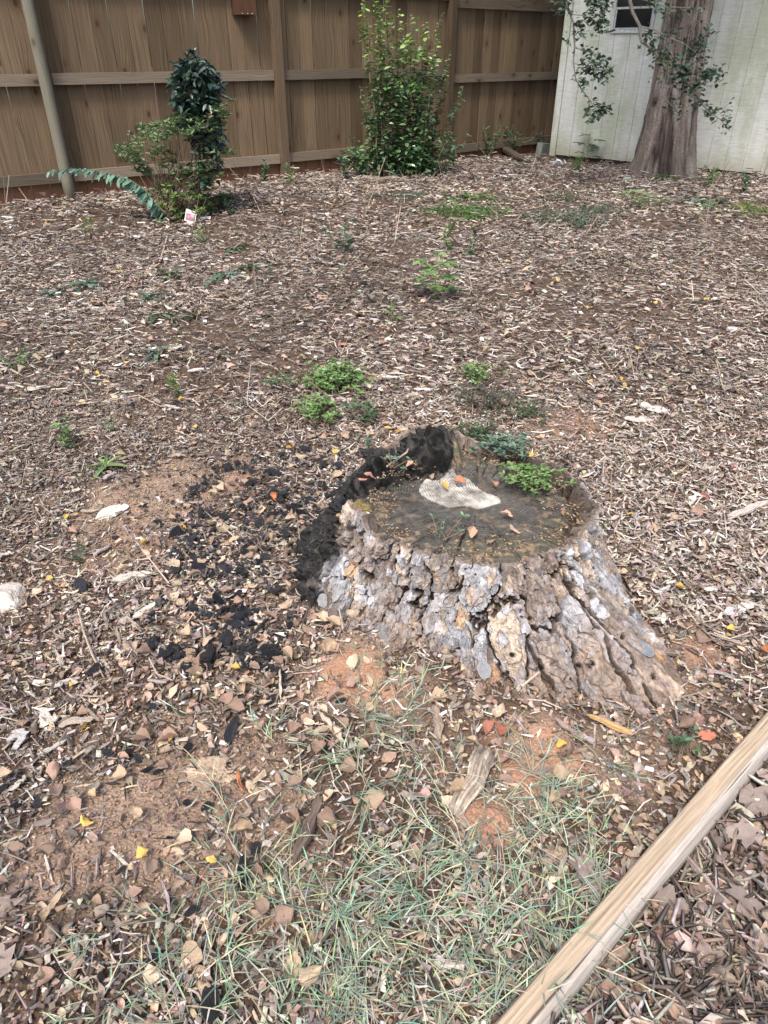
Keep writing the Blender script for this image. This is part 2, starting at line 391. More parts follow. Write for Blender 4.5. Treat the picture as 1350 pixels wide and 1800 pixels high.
# wooden box on the fence post
bx = empty('nest_box', (-1.36, 8.61, 1.80), 'small dark brown wooden box fixed high on the fence beside the square post', 'box', rz=math.atan2(.75, 1))
mb = MB(); mb.box(-.10, .10, -.012, 0, 0, .13); mb.box(-.10, .10, -.012, 0, .136, .30); mb.build('front_board', M['boxwood'], bx)
for sx in (-1, 1):
    mb = MB(); mb.box(-.008, .008, .002, .15, 0, .28); mb.build('side_board', M['boxwood'], bx, loc=(sx * .092, 0, 0))
mb = MB(); mb.box(-.082, .082, .004, .148, .004, .018); mb.build('floor_board', M['boxwood'], bx)
mb = MB(); mb.box(-.13, .13, -.05, .17, .302, .322); mb.build('lid', M['boxwood'], bx)
mb = MB(); mb.box(-.084, .084, .1505, .165, -.02, .30); mb.build('back_board', M['boxwood'], bx)
for x in (-.06, 0, .05):
    mb = MB(); mb.tube([(x, -.016, .012), (x, -.0125, .012)], .004, 6, (.7, .7, .7)); mb.build('nail', M['stem'], bx)

# ------------------------------------------------------------------ shed
def mat_siding():
    m, t, b = nodes('shed_paint'); tc = N(t, 'ShaderNodeTexCoord').outputs['Object']; p = N(t, 'ShaderNodeNewGeometry').outputs['Position']
    r = noise(t, mapv(t, p, (1, 1, 9)), 9, 6, .7); big = noise(t, mapv(t, p, (1, 1, .35)), 2.6, 6, .7); drip = noise(t, mapv(t, p, (9, 9, .5)), 1.4, 5, .65); f = noise(t, p, 70, 4, .7)
    col = mix(t, ramp(t, big, [(.40, 0.), (.60, 1.)]), (.63, .66, .63), (.44, .49, .39))
    col = mix(t, ramp(t, drip, [(.50, 0.), (.72, .28)]), col, (.34, .36, .29))
    col = mix(t, ramp(t, noise(t, p, 1.1, 4, .6), [(.55, 0.), (.75, .45)]), col, (.34, .36, .29))
    col = mix(t, 1, col, ramp(t, r, [(.3, .82), (.6, 1.06)]), 'MULTIPLY')
    sp = N(t, 'ShaderNodeSeparateXYZ'); lk(t, p, sp.inputs[0])
    low = ramp(t, math_(t, 'ADD', sp.outputs[2], math_(t, 'MULTIPLY', f, .15)), [(.40, .55), (.62, 0.)])
    col = mix(t, low, col, (.30, .29, .20))
    lk(t, col, b.inputs['Base Color']); b.inputs['Roughness'].default_value = .6
    bump(t, b, math_(t, 'ADD', r, math_(t, 'MULTIPLY', f, .3)), .75, .006)
    return m
M['siding'] = mat_siding()
M['dark'] = mat_col('dark_beam', nscale=30, lo=.6, hi=1.3)
m, t, b = nodes('window_glass'); b.inputs['Base Color'].default_value = (.012, .014, .016, 1); b.inputs['Roughness'].default_value = .08; b.inputs['Specular IOR Level'].default_value = .6; M['glass'] = m
A = Vector((2.25, 10.68, 0)); D = Vector((.7381, -.6747, 0)); ang = math.atan2(D.y, D.x); ZB = .33
shed = empty('garden_shed', (A.x, A.y, ZB), 'pale green white garden shed with grooved siding and a small dark window', 'shed', rz=ang)
LW, HW = 4.2, 2.35                               # along x; local -y faces the camera
W0, W1, WZ0, WZ1 = .655, 1.13, 1.38, 2.0
def bxp(name, x0, x1, y0, y1, z0, z1, mat, parent=shed, col=(1, 1, 1)):
    mb = MB(); mb.box(0, x1 - x0, 0, y1 - y0, 0, z1 - z0, col); return mb.build(name, mat, parent, loc=(x0, y0, z0))
step = .203; x = .085
def board(x0, x1, z0, z1):
    if x1 - x0 < .012 or z1 - z0 < .02: return
    bxp('siding_board', x0, x1, 0, .009, z0, z1, M['siding'])
while x < LW - .01:
    x1 = min(x + step - .007, LW); z0 = random.uniform(0, .004)
    if x1 <= W0 - .02 or x >= W1 + .02: board(x, x1, z0, HW)
    else:
        board(x, x1, z0, WZ0 - .03); board(x, x1, WZ1 + .03, HW)
        if x < W0 - .03: board(x, W0 - .03, WZ0 - .028, WZ1 + .028)
        if x1 > W1 + .03: board(W1 + .03, x1, WZ0 - .028, WZ1 + .028)
    x += step
for (a, b_, c, d_) in ((.0, W0 - .02, .004, HW), (W1 + .02, LW, .004, HW), (W0 - .018, W1 + .018, .004, WZ0 - .022), (W0 - .018, W1 + .018, WZ1 + .022, HW)):
    bxp('wall', a, b_, .0092, .03, c, d_, M['siding'])
bxp('corner_trim', -.012, .076, -.016, -.002, -.015, HW, M['siding'])
bxp('corner_trim', -.013, -.001, .014, .09, -.013, HW, M['siding'])
bxp('corner_trim', 2.78, 2.87, -.016, -.002, -.005, HW, M['siding'])
bxp('wall', -.0, .03, .032, 2.6, 0, HW, M['siding']); bxp('wall', LW - .03, LW, .032, 2.6, 0, HW, M['siding']); bxp('wall', 0, LW, 2.602, 2.63, 0, HW, M['siding'])
bxp('floor_beam', .02, LW, .05, .14, -.16, -.004, M['dark'], col=(.10, .07, .05)); bxp('floor_beam', .02, LW, 2.4, 2.5, -.18, -.004, M['dark'], col=(.10, .07, .05))
bxp('floor', .032, LW - .032, .032, 2.6, .001, .02, M['dark'], col=(.08, .06, .05))
mb = MB(); P = [(-.2, -.25, HW - .02), (LW + .2, -.25, HW - .02), (LW + .2, 2.85, HW - .02), (-.2, 2.85, HW - .02), (-.2, 1.3, HW + .75), (LW + .2, 1.3, HW + .75)]
mb.add(P, [(0, 1, 5), (0, 5, 4), (2, 3, 4), (2, 4, 5), (0, 4, 3), (1, 2, 5), (0, 3, 2), (0, 2, 1)], (.1, .09, .085)); mb.build('roof', M['dark'], shed)
win = empty('window', (W0, 0, WZ0), None, None); win.parent = shed
mw = (.46, .49, .49)
mb = MB(); ww, wh = W1 - W0, WZ1 - WZ0
for a in ((-.026, ww + .026, -.012, .012, -.026, 0), (-.026, ww + .026, -.012, .012, wh, wh + .026), (-.026, 0, -.0115, .0115, .001, wh - .001), (ww, ww + .026, -.0115, .0115, .001, wh - .001)): mb.box(*a, mw)
mb.build('window_frame', M['stem'], win)
mb = MB()
for a in ((.002, ww - .002, -.004, .008, .002, .02), (.002, ww - .002, -.004, .008, .20, .222), (.002, .02, -.003, .007, .021, .199), (ww - .02, ww - .002, -.003, .007, .021, .199)): mb.box(*a, (.42, .45, .44))
mb.build('window_sash', M['stem'], win)
mb = MB(); mb.box(.02, ww - .02, .0, .004, .02, .20, (1, 1, 1)); mb.build('window_pane', M['glass'], win)
mb = MB(); mb.box(.002, ww - .002, .010, .013, .21, wh - .002, (1, 1, 1)); mb.build('window_pane', M['glass'], win)
mb = MB(); mb.box(-.03, ww + .03, -.022, -.0125, -.034, -.024, (.5, .52, .5)); mb.build('window_sill', M['stem'], win)

# ------------------------------------------------------------------ leaf and stem helpers
def leaf_run(mb, pts, n, size, cols, wts=None, T=LEAF, asp=.5, spread=1., droop=0., t0=.1, jit=.02, pitch=(.0, .7)):
    """leaves along a polyline"""
    pts = np.array([tuple(p) for p in pts]); seg = np.linalg.norm(np.diff(pts, axis=0), axis=1); cum = np.concatenate([[0], np.cumsum(seg)]) / seg.sum()
    t = rng.uniform(t0, 1, n); P = np.stack([np.interp(t, cum, pts[:, k]) for k in range(3)], 1) + rng.normal(size=(n, 3)) * jit
    s = size * rng.uniform(.6, 1.2, n)
    add_scatter(mb, T, P, rng.uniform(0, 2 * math.pi, n), rng.uniform(pitch[0], pitch[1], n) - droop, rng.normal(size=n) * .5, np.stack([s, s * asp, s], 1), pick(cols, n, wts, .22))
def whorl(mb, c, n, size, cols, asp=.36, up=.5):
    a = np.arange(n) * 2.4 + rng.uniform(0, 6); s = size * rng.uniform(.75, 1.15, n)
    add_scatter(mb, LEAF, np.tile(np.array(tuple(c)), (n, 1)), a, rng.uniform(up - .5, up + .35, n), rng.normal(size=n) * .3, np.stack([s, s * asp, s], 1), pick(cols, n, None, .2))
def curve(a, b, n=6, sag=0., wob=.0):
    a = Vector(a); b = Vector(b); out = []
    for i in range(n):
        t = i / (n - 1); p = a.lerp(b, t); p.z += sag * 4 * t * (1 - t)
        if 0 < i < n - 1: p += Vector((random.gauss(0, wob), random.gauss(0, wob), random.gauss(0, wob * .4)))
        out.append(p)
    return out
STEMC = (.16, .11, .08)

# ------------------------------------------------------------------ large tree by the shed
TB = Vector((3.17, 8.93, .22))
tree = empty('shade_tree', tuple(TB), 'broad grey brown tree trunk with flared base standing before the pale shed', 'tree')
nh, na = 290, 260
hh = np.concatenate([np.linspace(0, 2.4, 260), np.linspace(2.45, 6.5, 30)]); aa = np.linspace(0, 2 * np.pi, na, endpoint=False)
Hh, Aa = np.meshgrid(hh, aa, indexing='ij')
lob = .5 + .5 * np.cos(Aa * 5 + 1.1 + .6 * np.sin(Aa * 2)); fl = np.exp(-Hh / .42)
rr = .225 + .012 * np.cos(Aa * 3) - .012 * Hh + fl * (.07 + .12 * lob) + .03 * (np.abs(((Aa / (2 * np.pi) * 7 + .08 * np.sin(Hh * 3)) % 1) - .5) - .25)
u = Aa / (2 * np.pi) * 46 + Hh * .8
wrp = fbm(Aa * 6, Hh * 1.5, 3, 2) * 1.5
st = fbm(u * 1.6 + wrp, Hh * 6.5, 4, 12); fur = np.abs(2 * fbm(u * .55 + wrp, Hh * 1.6, 2, 30) - 1)
rr = rr + .010 * (vnoise(u * 4.2 + wrp * 2, Hh * 3.2, 45) - .5) + .034 * (st - .5) + .018 * sstep(0, .25, fur)
xo = -.055 * Hh / 2; yo = 0 * Hh
Vt = np.stack([xo + rr * np.cos(Aa), yo + rr * np.sin(Aa), Hh], -1)
fc = sstep(.0, .25, fur)[..., None]
Ct = (np.array([.045, .035, .03]) * (1 - fc) + np.array([.165, .14, .12]) * fc) * (.25 + .9 * fbm(u * 1.8, Hh * 5, 4, 44) + .75 * vnoise(u * 4.2 + wrp * 2, Hh * 3.2, 45))[..., None]
pale = sstep(.56, .72, fbm(u * .5, Hh * 2.2, 3, 61))[..., None]
Ct = Ct * (1 - .6 * pale) + np.array([.32, .30, .285]) * .6 * pale
idx = np.arange(nh * na).reshape(nh, na); nxt = np.roll(idx, -1, 1)
q = np.stack([idx[:-1], nxt[:-1], nxt[1:], idx[1:]], -1).reshape(-1, 4)
link('trunk', raw_mesh('trunk', Vt.reshape(-1, 3), None, q, Ct.reshape(-1, 3), False, M['bark']), tree)
GR_D = [(.055, .105, .075), (.04, .085, .06), (.085, .14, .10), (.11, .15, .07)]
def branch(paths, leafn, Y0, size=.05):
    """each path: list of (px, py, Y); hangs in front of the shed"""
    bm, lm = MB(), MB(); ends = []
    for k, (pl, r0, nl) in enumerate(paths):
        pts = [p.copy() if isinstance(p, Vector) else aty(*p) for p in pl]
        bm.tube([p - TB for p in pts], list(np.linspace(r0, r0 * .35, len(pts))), 6, (.22, .20, .18))
        if nl:
            leaf_run(lm, [p - TB for p in pts], int(nl * 1.7), size * 1.12, GR_D, None, LEAF, .62, jit=.03, t0=.12, pitch=(-.9, .5))
            for j in range(nl // 9):
                t = random.uniform(.2, 1); i = min(int(t * (len(pts) - 1)), len(pts) - 2); p = pts[i].lerp(pts[i + 1], t * (len(pts) - 1) - i)
                e = p + Vector((random.gauss(0, .10), random.gauss(0, .07), random.uniform(-.14, .06)))
                bm.tube([p - TB, e - TB], [.003, .0015], 4, (.2, .18, .15)); leaf_run(lm, [p - TB, e - TB], 10, size, GR_D, None, LEAF, .62, jit=.015, pitch=(-.9, .5))
    b = bm.build('branch', M['stem'], tree); lm.build('leaves', M['green'], b)
YB = 8.0
top2 = TB + Vector((-.1, -.1, 3.1))
branch([([top2, (1040, -190, YB), (1102, -20, YB), (1112, 22, YB), (1124, 45, YB), (1127, 72, YB), (1148, 88, YB), (1166, 112, YB), (1180, 146, YB), (1197, 162, YB)], .020, 0),
        ([(1124, 46, YB), (1150, 52, YB), (1172, 64, YB), (1205, 78, YB), (1222, 92, YB)], .007, 16), ([(1127, 72, YB), (1140, 62, YB), (1155, 90, YB), (1172, 100, YB)], .004, 30),
        ([(1197, 162, YB), (1222, 172, YB), (1240, 190, YB), (1262, 208, YB), (1276, 214, YB)], .006, 40), ([(1197, 162, YB), (1225, 150, YB), (1240, 125, YB), (1270, 135, YB)], .005, 60),
        ([(1180, 146, YB), (1200, 130, YB), (1215, 105, YB), (1232, 70, YB)], .005, 60), ([(1148, 88, YB), (1170, 95, YB), (1200, 120, YB), (1230, 150, YB)], .004, 60),
        ([(1166, 168, YB), (1180, 185, YB), (1196, 200, YB), (1208, 192, YB)], .003, 16), ([(1180, 146, YB), (1166, 168, YB)], .004, 0),
        ([(1240, 190, YB), (1262, 195, YB), (1285, 180, YB), (1288, 176, YB)], .003, 6), ([(1222, 92, YB), (1236, 60, YB), (1250, 52, YB), (1258, 60, YB)], .003, 16), ([(1102, -10, YB), (1170, 12, YB), (1215, 14, YB), (1235, 20, YB)], .006, 26)], 0, YB)
branch([([top2, (960, -220, YB), (985, -60, YB), (997, 10, YB), (1008, 40, YB), (1010, 80, YB), (1008, 110, YB), (1012, 140, YB), (1024, 160, YB), (1034, 172, YB)], .012, 0),
        ([(1004, 25, YB), (1030, 28, YB), (1050, 40, YB), (1064, 60, YB)], .004, 34), ([(1030, -30, YB), (1045, 5, YB), (1060, 20, YB), (1066, 45, YB)], .004, 60), ([(1010, 60, YB), (1016, 50, YB), (1024, 62, YB)], .003, 16),
        ([(1009, 84, YB), (1035, 90, YB), (1060, 112, YB), (1070, 125, YB)], .004, 46), ([(1009, 112, YB), (1035, 116, YB), (1050, 132, YB), (1058, 145, YB)], .004, 34),
        ([(1034, 172, YB), (1045, 190, YB), (1060, 196, YB), (1070, 190, YB)], .003, 40), ([(1034, 172, YB), (1038, 200, YB), (1042, 212, YB)], .003, 12), ([(1000, 70, YB), (996, 74, YB)], .003, 6), ([(990, -20, YB), (996, 0, YB), (1000, 20, YB)], .004, 24),
        ([(1009, 140, YB), (1024, 145, YB), (1034, 150, YB)], .003, 14)], 0, YB)
# crown above the frame
lm, bm = MB(), MB()
for k in range(26):
    a = random.uniform(0, 6.283); r = random.uniform(.8, 3.3); c = Vector((r * math.cos(a), r * math.sin(a), random.uniform(4.2, 7.5)))
    bm.tube(curve((-.12, 0, random.uniform(3.2, 6)), c, 5, .2, .05), [.06, .045, .03, .02, .01], 5, (.2, .17, .15))
    n = 420; P = np.array(tuple(c)) + rng.normal(size=(n, 3)) * [.6, .6, .28]; s = rng.uniform(.07, .15, n)
    add_scatter(lm, LEAF, P, rng.uniform(0, 6.28, n), rng.normal(size=n) * .5, rng.normal(size=n) * .5, np.stack([s, s * .6, s], 1), pick(GR_D, n))
b = bm.build('limbs', M['stem'], tree); lm.build('crown', M['green'], tree)

# ------------------------------------------------------------------ shrubs
AZ = [(.13, .20, .075), (.16, .24, .09), (.10, .17, .08), (.20, .28, .12), (.09, .15, .09)]
b0 = atv(300, 383)
az = empty('azalea_bush', tuple(b0), 'light green azalea bush with whorled leaves spreading low in front of the fence', 'shrub')
bm, lm = MB(), MB(); Ya = b0.y
cl_pts = [(212, 275), (228, 270), (240, 262), (262, 250), (250, 292), (275, 285), (262, 305), (232, 290), (292, 290), (285, 262), (300, 240), (312, 232), (330, 226), (345, 218), (252, 240), (268, 232), (285, 225), (300, 222), (322, 215), (378, 190), (390, 200), (384, 212), (300, 330), (318, 342), (282, 350), (336, 330), (345, 352), (300, 368), (328, 370), (275, 332), (292, 350), (310, 320), (332, 312), (318, 300), (380, 272), (372, 290), (352, 300), (366, 312), (390, 280), (376, 262), (268, 345), (310, 375), (350, 372), (346, 318), (384, 232)]
for (px, py) in cl_pts:
    c = aty(px, py, Ya + random.uniform(-.18, .18)) - b0
    bm.tube(curve((random.gauss(0, .04), random.gauss(0, .04), 0), c, 6, .05, .02), [.008, .006, .005, .004, .003, .002], 5, (.2, .15, .11))
    for j in range(8):
        whorl(lm, c + Vector((random.gauss(0, .055), random.gauss(0, .07), random.gauss(0, .04))), 9, .052, AZ if py < 330 else AZ[:2] + [(.17, .29, .06), (.22, .34, .08)])
bm.build('stems', M['stem'], az); lm.build('leaves', M['green'], az)
b1 = atv(388, 372); a2 = empty('azalea_bush', tuple(b1), 'small low azalea bush right of the plant tag by the fence', 'shrub'); bm, lm = MB(), MB()
for j in range(44):
    c = aty(random.uniform(352, 412), random.uniform(346, 378), b1.y + random.uniform(-.15, .1)) - b1
    bm.tube([(0, 0, 0), tuple(c * .5 + Vector((0, 0, .02))), tuple(c)], [.005, .004, .002], 4, STEMC); whorl(lm, c, 9, .06, [(.07, .13, .07), (.10, .17, .09), (.13, .20, .10)])
bm.build('stems', M['stem'], a2); lm.build('leaves', M['green'], a2)

CG = [(.022, .05, .038), (.03, .065, .045), (.045, .085, .06), (.018, .04, .03)]
b2 = atv(350, 352); ca = empty('camellia_bush', tuple(b2), 'upright shrub with glossy blackish green leaves rising above the azalea', 'shrub'); bm, lm = MB(), MB()
Yc = b0.y + .10
for j in range(8):
    e = aty(random.uniform(322, 370), random.uniform(120, 180), Yc) - b2; bm.tube(curve((random.gauss(0, .04), 0, 0), e, 7, 0, .015), list(np.linspace(.009, .003, 7)), 5, (.22, .18, .15))
def inblob(n, cx, cy, rx, ry, Yb, dep=.2):
    a = rng.uniform(0, 6.283, n); r = np.sqrt(rng.uniform(0, 1, n))
    return [aty(cx + rx * r[i] * math.cos(a[i]), cy + ry * r[i] * math.sin(a[i]), Yb + random.uniform(-dep, dep)) for i in range(n)]
for (n, cx, cy, rx, ry) in ((520, 345, 155, 45, 42), (170, 340, 122, 30, 20), (250, 350, 205, 34, 40), (130, 362, 290, 24, 45), (150, 365, 240, 28, 30), (70, 345, 190, 38, 20)):
    P = np.array([tuple(p - b2) for p in inblob(n, cx, cy, rx, ry, Yc)]); s = rng.uniform(.06, .095, n)
    add_scatter(lm, LEAF, P, rng.uniform(0, 6.28, n), rng.uniform(-.9, .5, n), rng.normal(size=n) * .5, np.stack([s, s * .52, s], 1), pick(CG, n))
for (px, py) in ((338, 96), (330, 104), (345, 104), (352, 112), (322, 114), (382, 140), (386, 150)):
    c = aty(px, py, Yc) - b2; bm.tube([tuple(c - Vector((0, 0, .12))), tuple(c)], .003, 4, STEMC); whorl(lm, c, 7, .06, CG, .4, .9)
bm.build('stems', M['stem'], ca); lm.build('leaves', M['glossy'], ca)

b3 = atv(295, 388); fr = empty('arching_shoot', tuple(b3), 'arching bluish green leafy shoot reaching left from under the azalea bush', 'plant')
bm, lm = MB(), MB(); Yf = b3.y
pts = [aty(px, py, y_) - b3 for px, py, y_ in ((300, 386, Yf), (275, 360, Yf - .02), (255, 335, Yf - .03), (232, 318, Yf - .03), (205, 308, Yf - .02), (170, 300, Yf), (130, 297, Yf), (88, 301, Yf))]
bm.tube(pts, list(np.linspace(.008, .002, 8)), 6, (.12, .14, .10))
fp = np.array([tuple(p) for p in pts]); n = 92; t = np.linspace(.04, 1, n); cum = np.linspace(0, 1, 8)
P = np.stack([np.interp(t, cum, fp[:, k]) for k in range(3)], 1); s = np.interp(t, [0, .3, .8, 1], [.10, .13, .11, .07]) * rng.uniform(.85, 1.1, n)
yaw = np.where(np.arange(n) % 2 == 0, math.pi * .75, -math.pi * .62) + rng.normal(size=n) * .25
add_scatter(lm, LEAF, P, yaw, -.45 + rng.normal(size=n) * .25, rng.normal(size=n) * .4, np.stack([s, s * .42, s], 1), pick([(.11, .21, .165), (.15, .27, .21), (.19, .32, .255)], n))
bm.build('stem', M['stem'], fr); lm.build('leaves', M['green'], fr)

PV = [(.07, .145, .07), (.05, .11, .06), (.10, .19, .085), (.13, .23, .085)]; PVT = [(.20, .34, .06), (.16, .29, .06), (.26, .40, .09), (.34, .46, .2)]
b4 = atv(700, 308); pv = empty('privet_bush', tuple(b4), 'tall upright leafy green bush with many straight shoots against the fence', 'shrub'); bm, lm = MB(), MB()
tops = [(630, -60), (640, -40), (655, -20), (662, -60), (680, -45), (700, 18), (706, 40), (722, 22), (716, 60), (748, 38), (756, 60), (776, 24), (768, 60), (791, 90), (785, 120), (632, 150), (640, 180), (612, 236), (604, 280), (814, 152), (806, 178), (672, 90), (690, 100), (730, 95), (742, 120), (765, 110), (700, 140), (720, 150), (655, 130), (668, 160), (800, 240), (825, 236), (770, 190), (620, 290), (760, 240), (745, 215)]
for (px, py) in tops:
    Ys = b4.y + random.uniform(-.25, .28)
    bxx = 700 + (px - 700) * .55
    st_ = aty(bxx, 300 + random.uniform(-6, 6), Ys); st_.z = float(GZ(st_.x, st_.y)); e = aty(px, py, Ys)
    pts = curve(st_ - b4, e - b4, 8, .0, .014); bm.tube(pts, list(np.linspace(.009, .0025, 8)), 5, (.17, .13, .09))
    hgt = (e - st_).length; n = int(hgt * 82)
    Ppy = np.array([tuple(p) for p in pts]); t = rng.uniform(.08, 1, n); cum = np.linspace(0, 1, 8)
    P = np.stack([np.interp(t, cum, Ppy[:, k]) for k in range(3)], 1); s = np.interp(t, [0, .8, 1], [.075, .065, .04]) * rng.uniform(.7, 1.15, n)
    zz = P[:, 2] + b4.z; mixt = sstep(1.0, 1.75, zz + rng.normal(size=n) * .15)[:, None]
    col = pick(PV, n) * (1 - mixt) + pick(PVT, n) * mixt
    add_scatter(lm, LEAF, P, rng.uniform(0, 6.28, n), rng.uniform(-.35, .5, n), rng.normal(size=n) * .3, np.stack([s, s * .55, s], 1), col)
for (n, cx, cy, rx, ry) in ((1100, 705, 220, 55, 85), (650, 700, 290, 72, 28), (260, 715, 135, 64, 58), (160, 640, 280, 42, 24), (160, 770, 265, 36, 34), (50, 700, 66, 60, 45)):
    Pp = inblob(n, cx, cy, rx, ry, b4.y, .25); Pp = [p for p in Pp if p.z > float(GZ(p.x, p.y)) + .01]; n = len(Pp); P = np.array([tuple(p - b4) for p in Pp]); s = rng.uniform(.05, .085, n)
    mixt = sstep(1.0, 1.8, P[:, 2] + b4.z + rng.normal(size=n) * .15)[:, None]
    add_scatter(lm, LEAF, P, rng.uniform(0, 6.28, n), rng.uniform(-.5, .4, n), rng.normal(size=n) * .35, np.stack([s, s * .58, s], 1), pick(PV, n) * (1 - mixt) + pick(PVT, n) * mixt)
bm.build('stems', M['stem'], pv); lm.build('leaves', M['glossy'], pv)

# ------------------------------------------------------------------ stump
ZT = np.array([[-15, .325], [0, .325], [45, .33], [80, .325], [92, .34], [104, .385], [116, .375], [126, .345], [138, .315], [150, .30], [172, .285], [188, .295], [196, .325], [203, .405], [210, .385], [216, .35], [222, .335], [262, .318], [322, .322], [345, .325], [375, .325]])
stump = empty('tree_stump', (SC[0], SC[1], 0), 'large weathered pine stump with flaky grey bark and a charred left side', 'stump')
NA, NS, NL = 1440, 250, 12
ph = np.concatenate([np.linspace(90, 175, 200)[:-1], np.linspace(175, 385, 1160)[:-1], np.linspace(385, 450, 83)]); sv = np.linspace(0, 1, NS + 1)
PH, S = np.meshgrid(ph, sv, indexing='ij')
pr = np.radians(PH)
def base_profile(PH, S):
    rt = per(RT, PH); rb = per(RB, PH); zt = per(ZT, PH)
    k = (1 - S); r = rt + (rb + .03 - rt) * (k ** 1.95 * .84 + k * .16)
    z = -.025 + (zt + .025) * (S ** .92)
    return r, z
r0, z0 = base_profile(PH, S)
# lobes of the flare, then fissures, plates and the thin layers that step up from each fissure
ARC = PH / 360.
U = ARC * 34; Vv = S * 3.1
r0 = r0 + (fbm(PH / 15., S * .5 + 3, 2, 7) - .5) * .075 * (1 - .55 * S)
wa = (fbm(ARC * 60, Vv * 3.2, 4, 50) - .5); wb = (fbm(ARC * 60, Vv * 3.2, 4, 70) - .5)
# primary plates: tall, parted by deep fissures that run down the stem
g1, g2, cid = voro(ARC * 34 + wa * .55 + .22 * np.sin(Vv * 1.7 + ARC * 40), S * 1.5 + wb * .5, 3, .8)
e = g2 - g1
# secondary plates with abrupt edges
h1, h2, cid2 = voro(ARC * 80 + wa * .8, S * 6 + wb * .8, 11, .95)
k1, k2_, cid3 = voro(ARC * 150 + wb * 1.1, S * 12 + wa * 1.1, 23, .95)
cr = TAB[cid & 255, (cid >> 3) & 255]; cr2 = TAB[(cid2 + 77) & 255, (cid2 >> 2) & 255]; cr3 = TAB[(cid3 + 31) & 255, (cid3 >> 2) & 255]
fur = sstep(.015, .085, e + .03 * (fbm(U * 6, Vv * 7, 2, 9) - .5))
ew = e + .22 * (fbm(ARC * 95, Vv * 5, 3, 33) - .5)
lev = np.clip(ew, 0, .62) * (8 + 5 * cr); tl = np.floor(lev); fr_ = lev - tl
terr = tl + sstep(.80, 1., fr_)
crack2 = sstep(.05, .015, h2 - h1) * (cr2 > .35)
low = sstep(.50, .06, S)
disp = -.034 * (1 - fur) + .0038 * terr + .017 * (cr - .5) + .013 * (cr2 - .5) * (1 + low) + .006 * (cr3 - .5) * (1 + low) - .007 * crack2 + .004 * (fbm(ARC * 420, Vv * 5, 3, 90) - .5)
colp = PH / 10.5 + 1.3 * (fbm(ARC * 16, S * 2.2, 3, 55) - .5) + .5 * wa; colf = np.abs(colp - np.round(colp)); ccrk = sstep(.075, .02, colf) * (TAB[(np.round(colp).astype(int) * 7) & 255, 3] > .3) * sstep(-.1, .35, fbm(ARC * 30, S * 3, 2, 56) - .25)
disp = disp - .026 * ccrk
fur = fur * (1 - ccrk)
disp = disp + low * .020 * (fbm(U * 2.6, Vv * 3.4, 4, 101) - .5)
vfur = 1 - .6 * crack2
charm = sstep(128, 140, PH + 8 * (fbm(U, Vv * 3, 3, 66) - .5)) * sstep(203, 194, PH + 14 * (fbm(U, Vv * 3, 3, 67) - .5) - 8 * (1 - S))
gro = np.abs(2 * fbm(U * 3.2 + wa * 2, Vv * .9, 3, 120) - 1)
disp = disp * (1 - charm) + charm * (.050 * (gro - .3) + .022 * (fbm(U * 5, Vv * 7, 3, 121) - .5) + .01)
top_fade = 1 - .45 * sstep(.93, 1.0, S)
disp = disp * top_fade
# holes left by beetles
hol = np.zeros_like(S)
for k in range(70):
    a = rng.uniform(215, 345); s_ = rng.uniform(.2, .95)
    dd = np.hypot((PH - a) / 360 * 2.9, (S - s_) * .42); rad = rng.uniform(.0035, .0055)
    hol = np.maximum(hol, sstep(rad * 1.3, rad * .7, dd))
disp = disp - .010 * hol * (1 - charm)
xb = r0 * np.cos(pr); yb = r0 * np.sin(pr)
Pb = np.stack([xb, yb, z0], -1)
du = np.gradient(Pb, axis=0); dv = np.gradient(Pb, axis=1); nn = np.cross(du, dv); nn /= np.linalg.norm(nn, axis=-1, keepdims=True) + 1e-9
Pb = Pb + nn * disp[..., None]
ragged = .010 * (fbm(U * 2.5, U * 0 + 5, 3, 140) - .5) * 2 + .012 * (cr - .5)
Pb[..., 2] += ragged * sstep(.9, 1, S)
# lip going over the top of the bark
edge = Pb[:, -1, :].copy(); rin = np.hypot(edge[:, 0], edge[:, 1])
lipw = .013 + .008 * fbm(U[:, -1] * 2, U[:, -1] * 0, 2, 150)
lips = []
for j in range(1, NL + 1):
    if j <= 7:
        rr_ = rin - lipw * j / 7; zz_ = edge[:, 2] + .004 * (vnoise(U[:, -1] * 9, np.full(NA + 1, j * 1.3), 160) - .5) * 2
    else:
        rr_ = rin - lipw - .003 * (j - 7); zz_ = edge[:, 2] - .014 * (j - 7)
    lips.append(np.stack([rr_ * np.cos(pr[:, -1]), rr_ * np.sin(pr[:, -1]), zz_], -1))
Pall = np.concatenate([Pb, np.stack(lips, 1)], 1)
# colours: outer flakes weather to blue grey, inner layers are tan and brown
lay = (cr * 9).astype(int) * 1 + (cr2 > .6) * 2 + (cr3 > .75) * 3
pal = np.array([(.335, .35, .385), (.25, .24, .245), (.43, .43, .44), (.33, .28, .24), (.22, .19, .17), (.375, .39, .42), (.20, .17, .155), (.42, .35, .285), (.30, .30, .32)])
c1 = pal[lay.astype(int) % len(pal)] * (.78 + .55 * cr3)[..., None] * (.90 + .30 * cr)[..., None]
orange = sstep(.76, .79, fbm(U * .9, Vv * 1.2, 3, 200))[..., None]
c1 = c1 * (1 - .8 * orange) + np.array([.50, .31, .15]) * .8 * orange
brown = np.array([.085, .060, .047]); mid = np.array([.22, .16, .125])
fq = (fur * (.35 + .65 * vfur))[..., None]
patch = sstep(.34, .54, fbm(U * .55 + 30, Vv * .9, 3, 210))[..., None]      # where the outer flakes have come off
c1 = c1 * (1 - .62 * (1 - patch)) + mid * 1.15 * .62 * (1 - patch)
Cb = brown * (1 - fq) + c1 * fq
edgec = (sstep(.74, .86, fr_) * (tl < 5))[..., None] * np.ones(1)
Cb = Cb * (1 - .3 * edgec) + brown * .9 * .3 * edgec
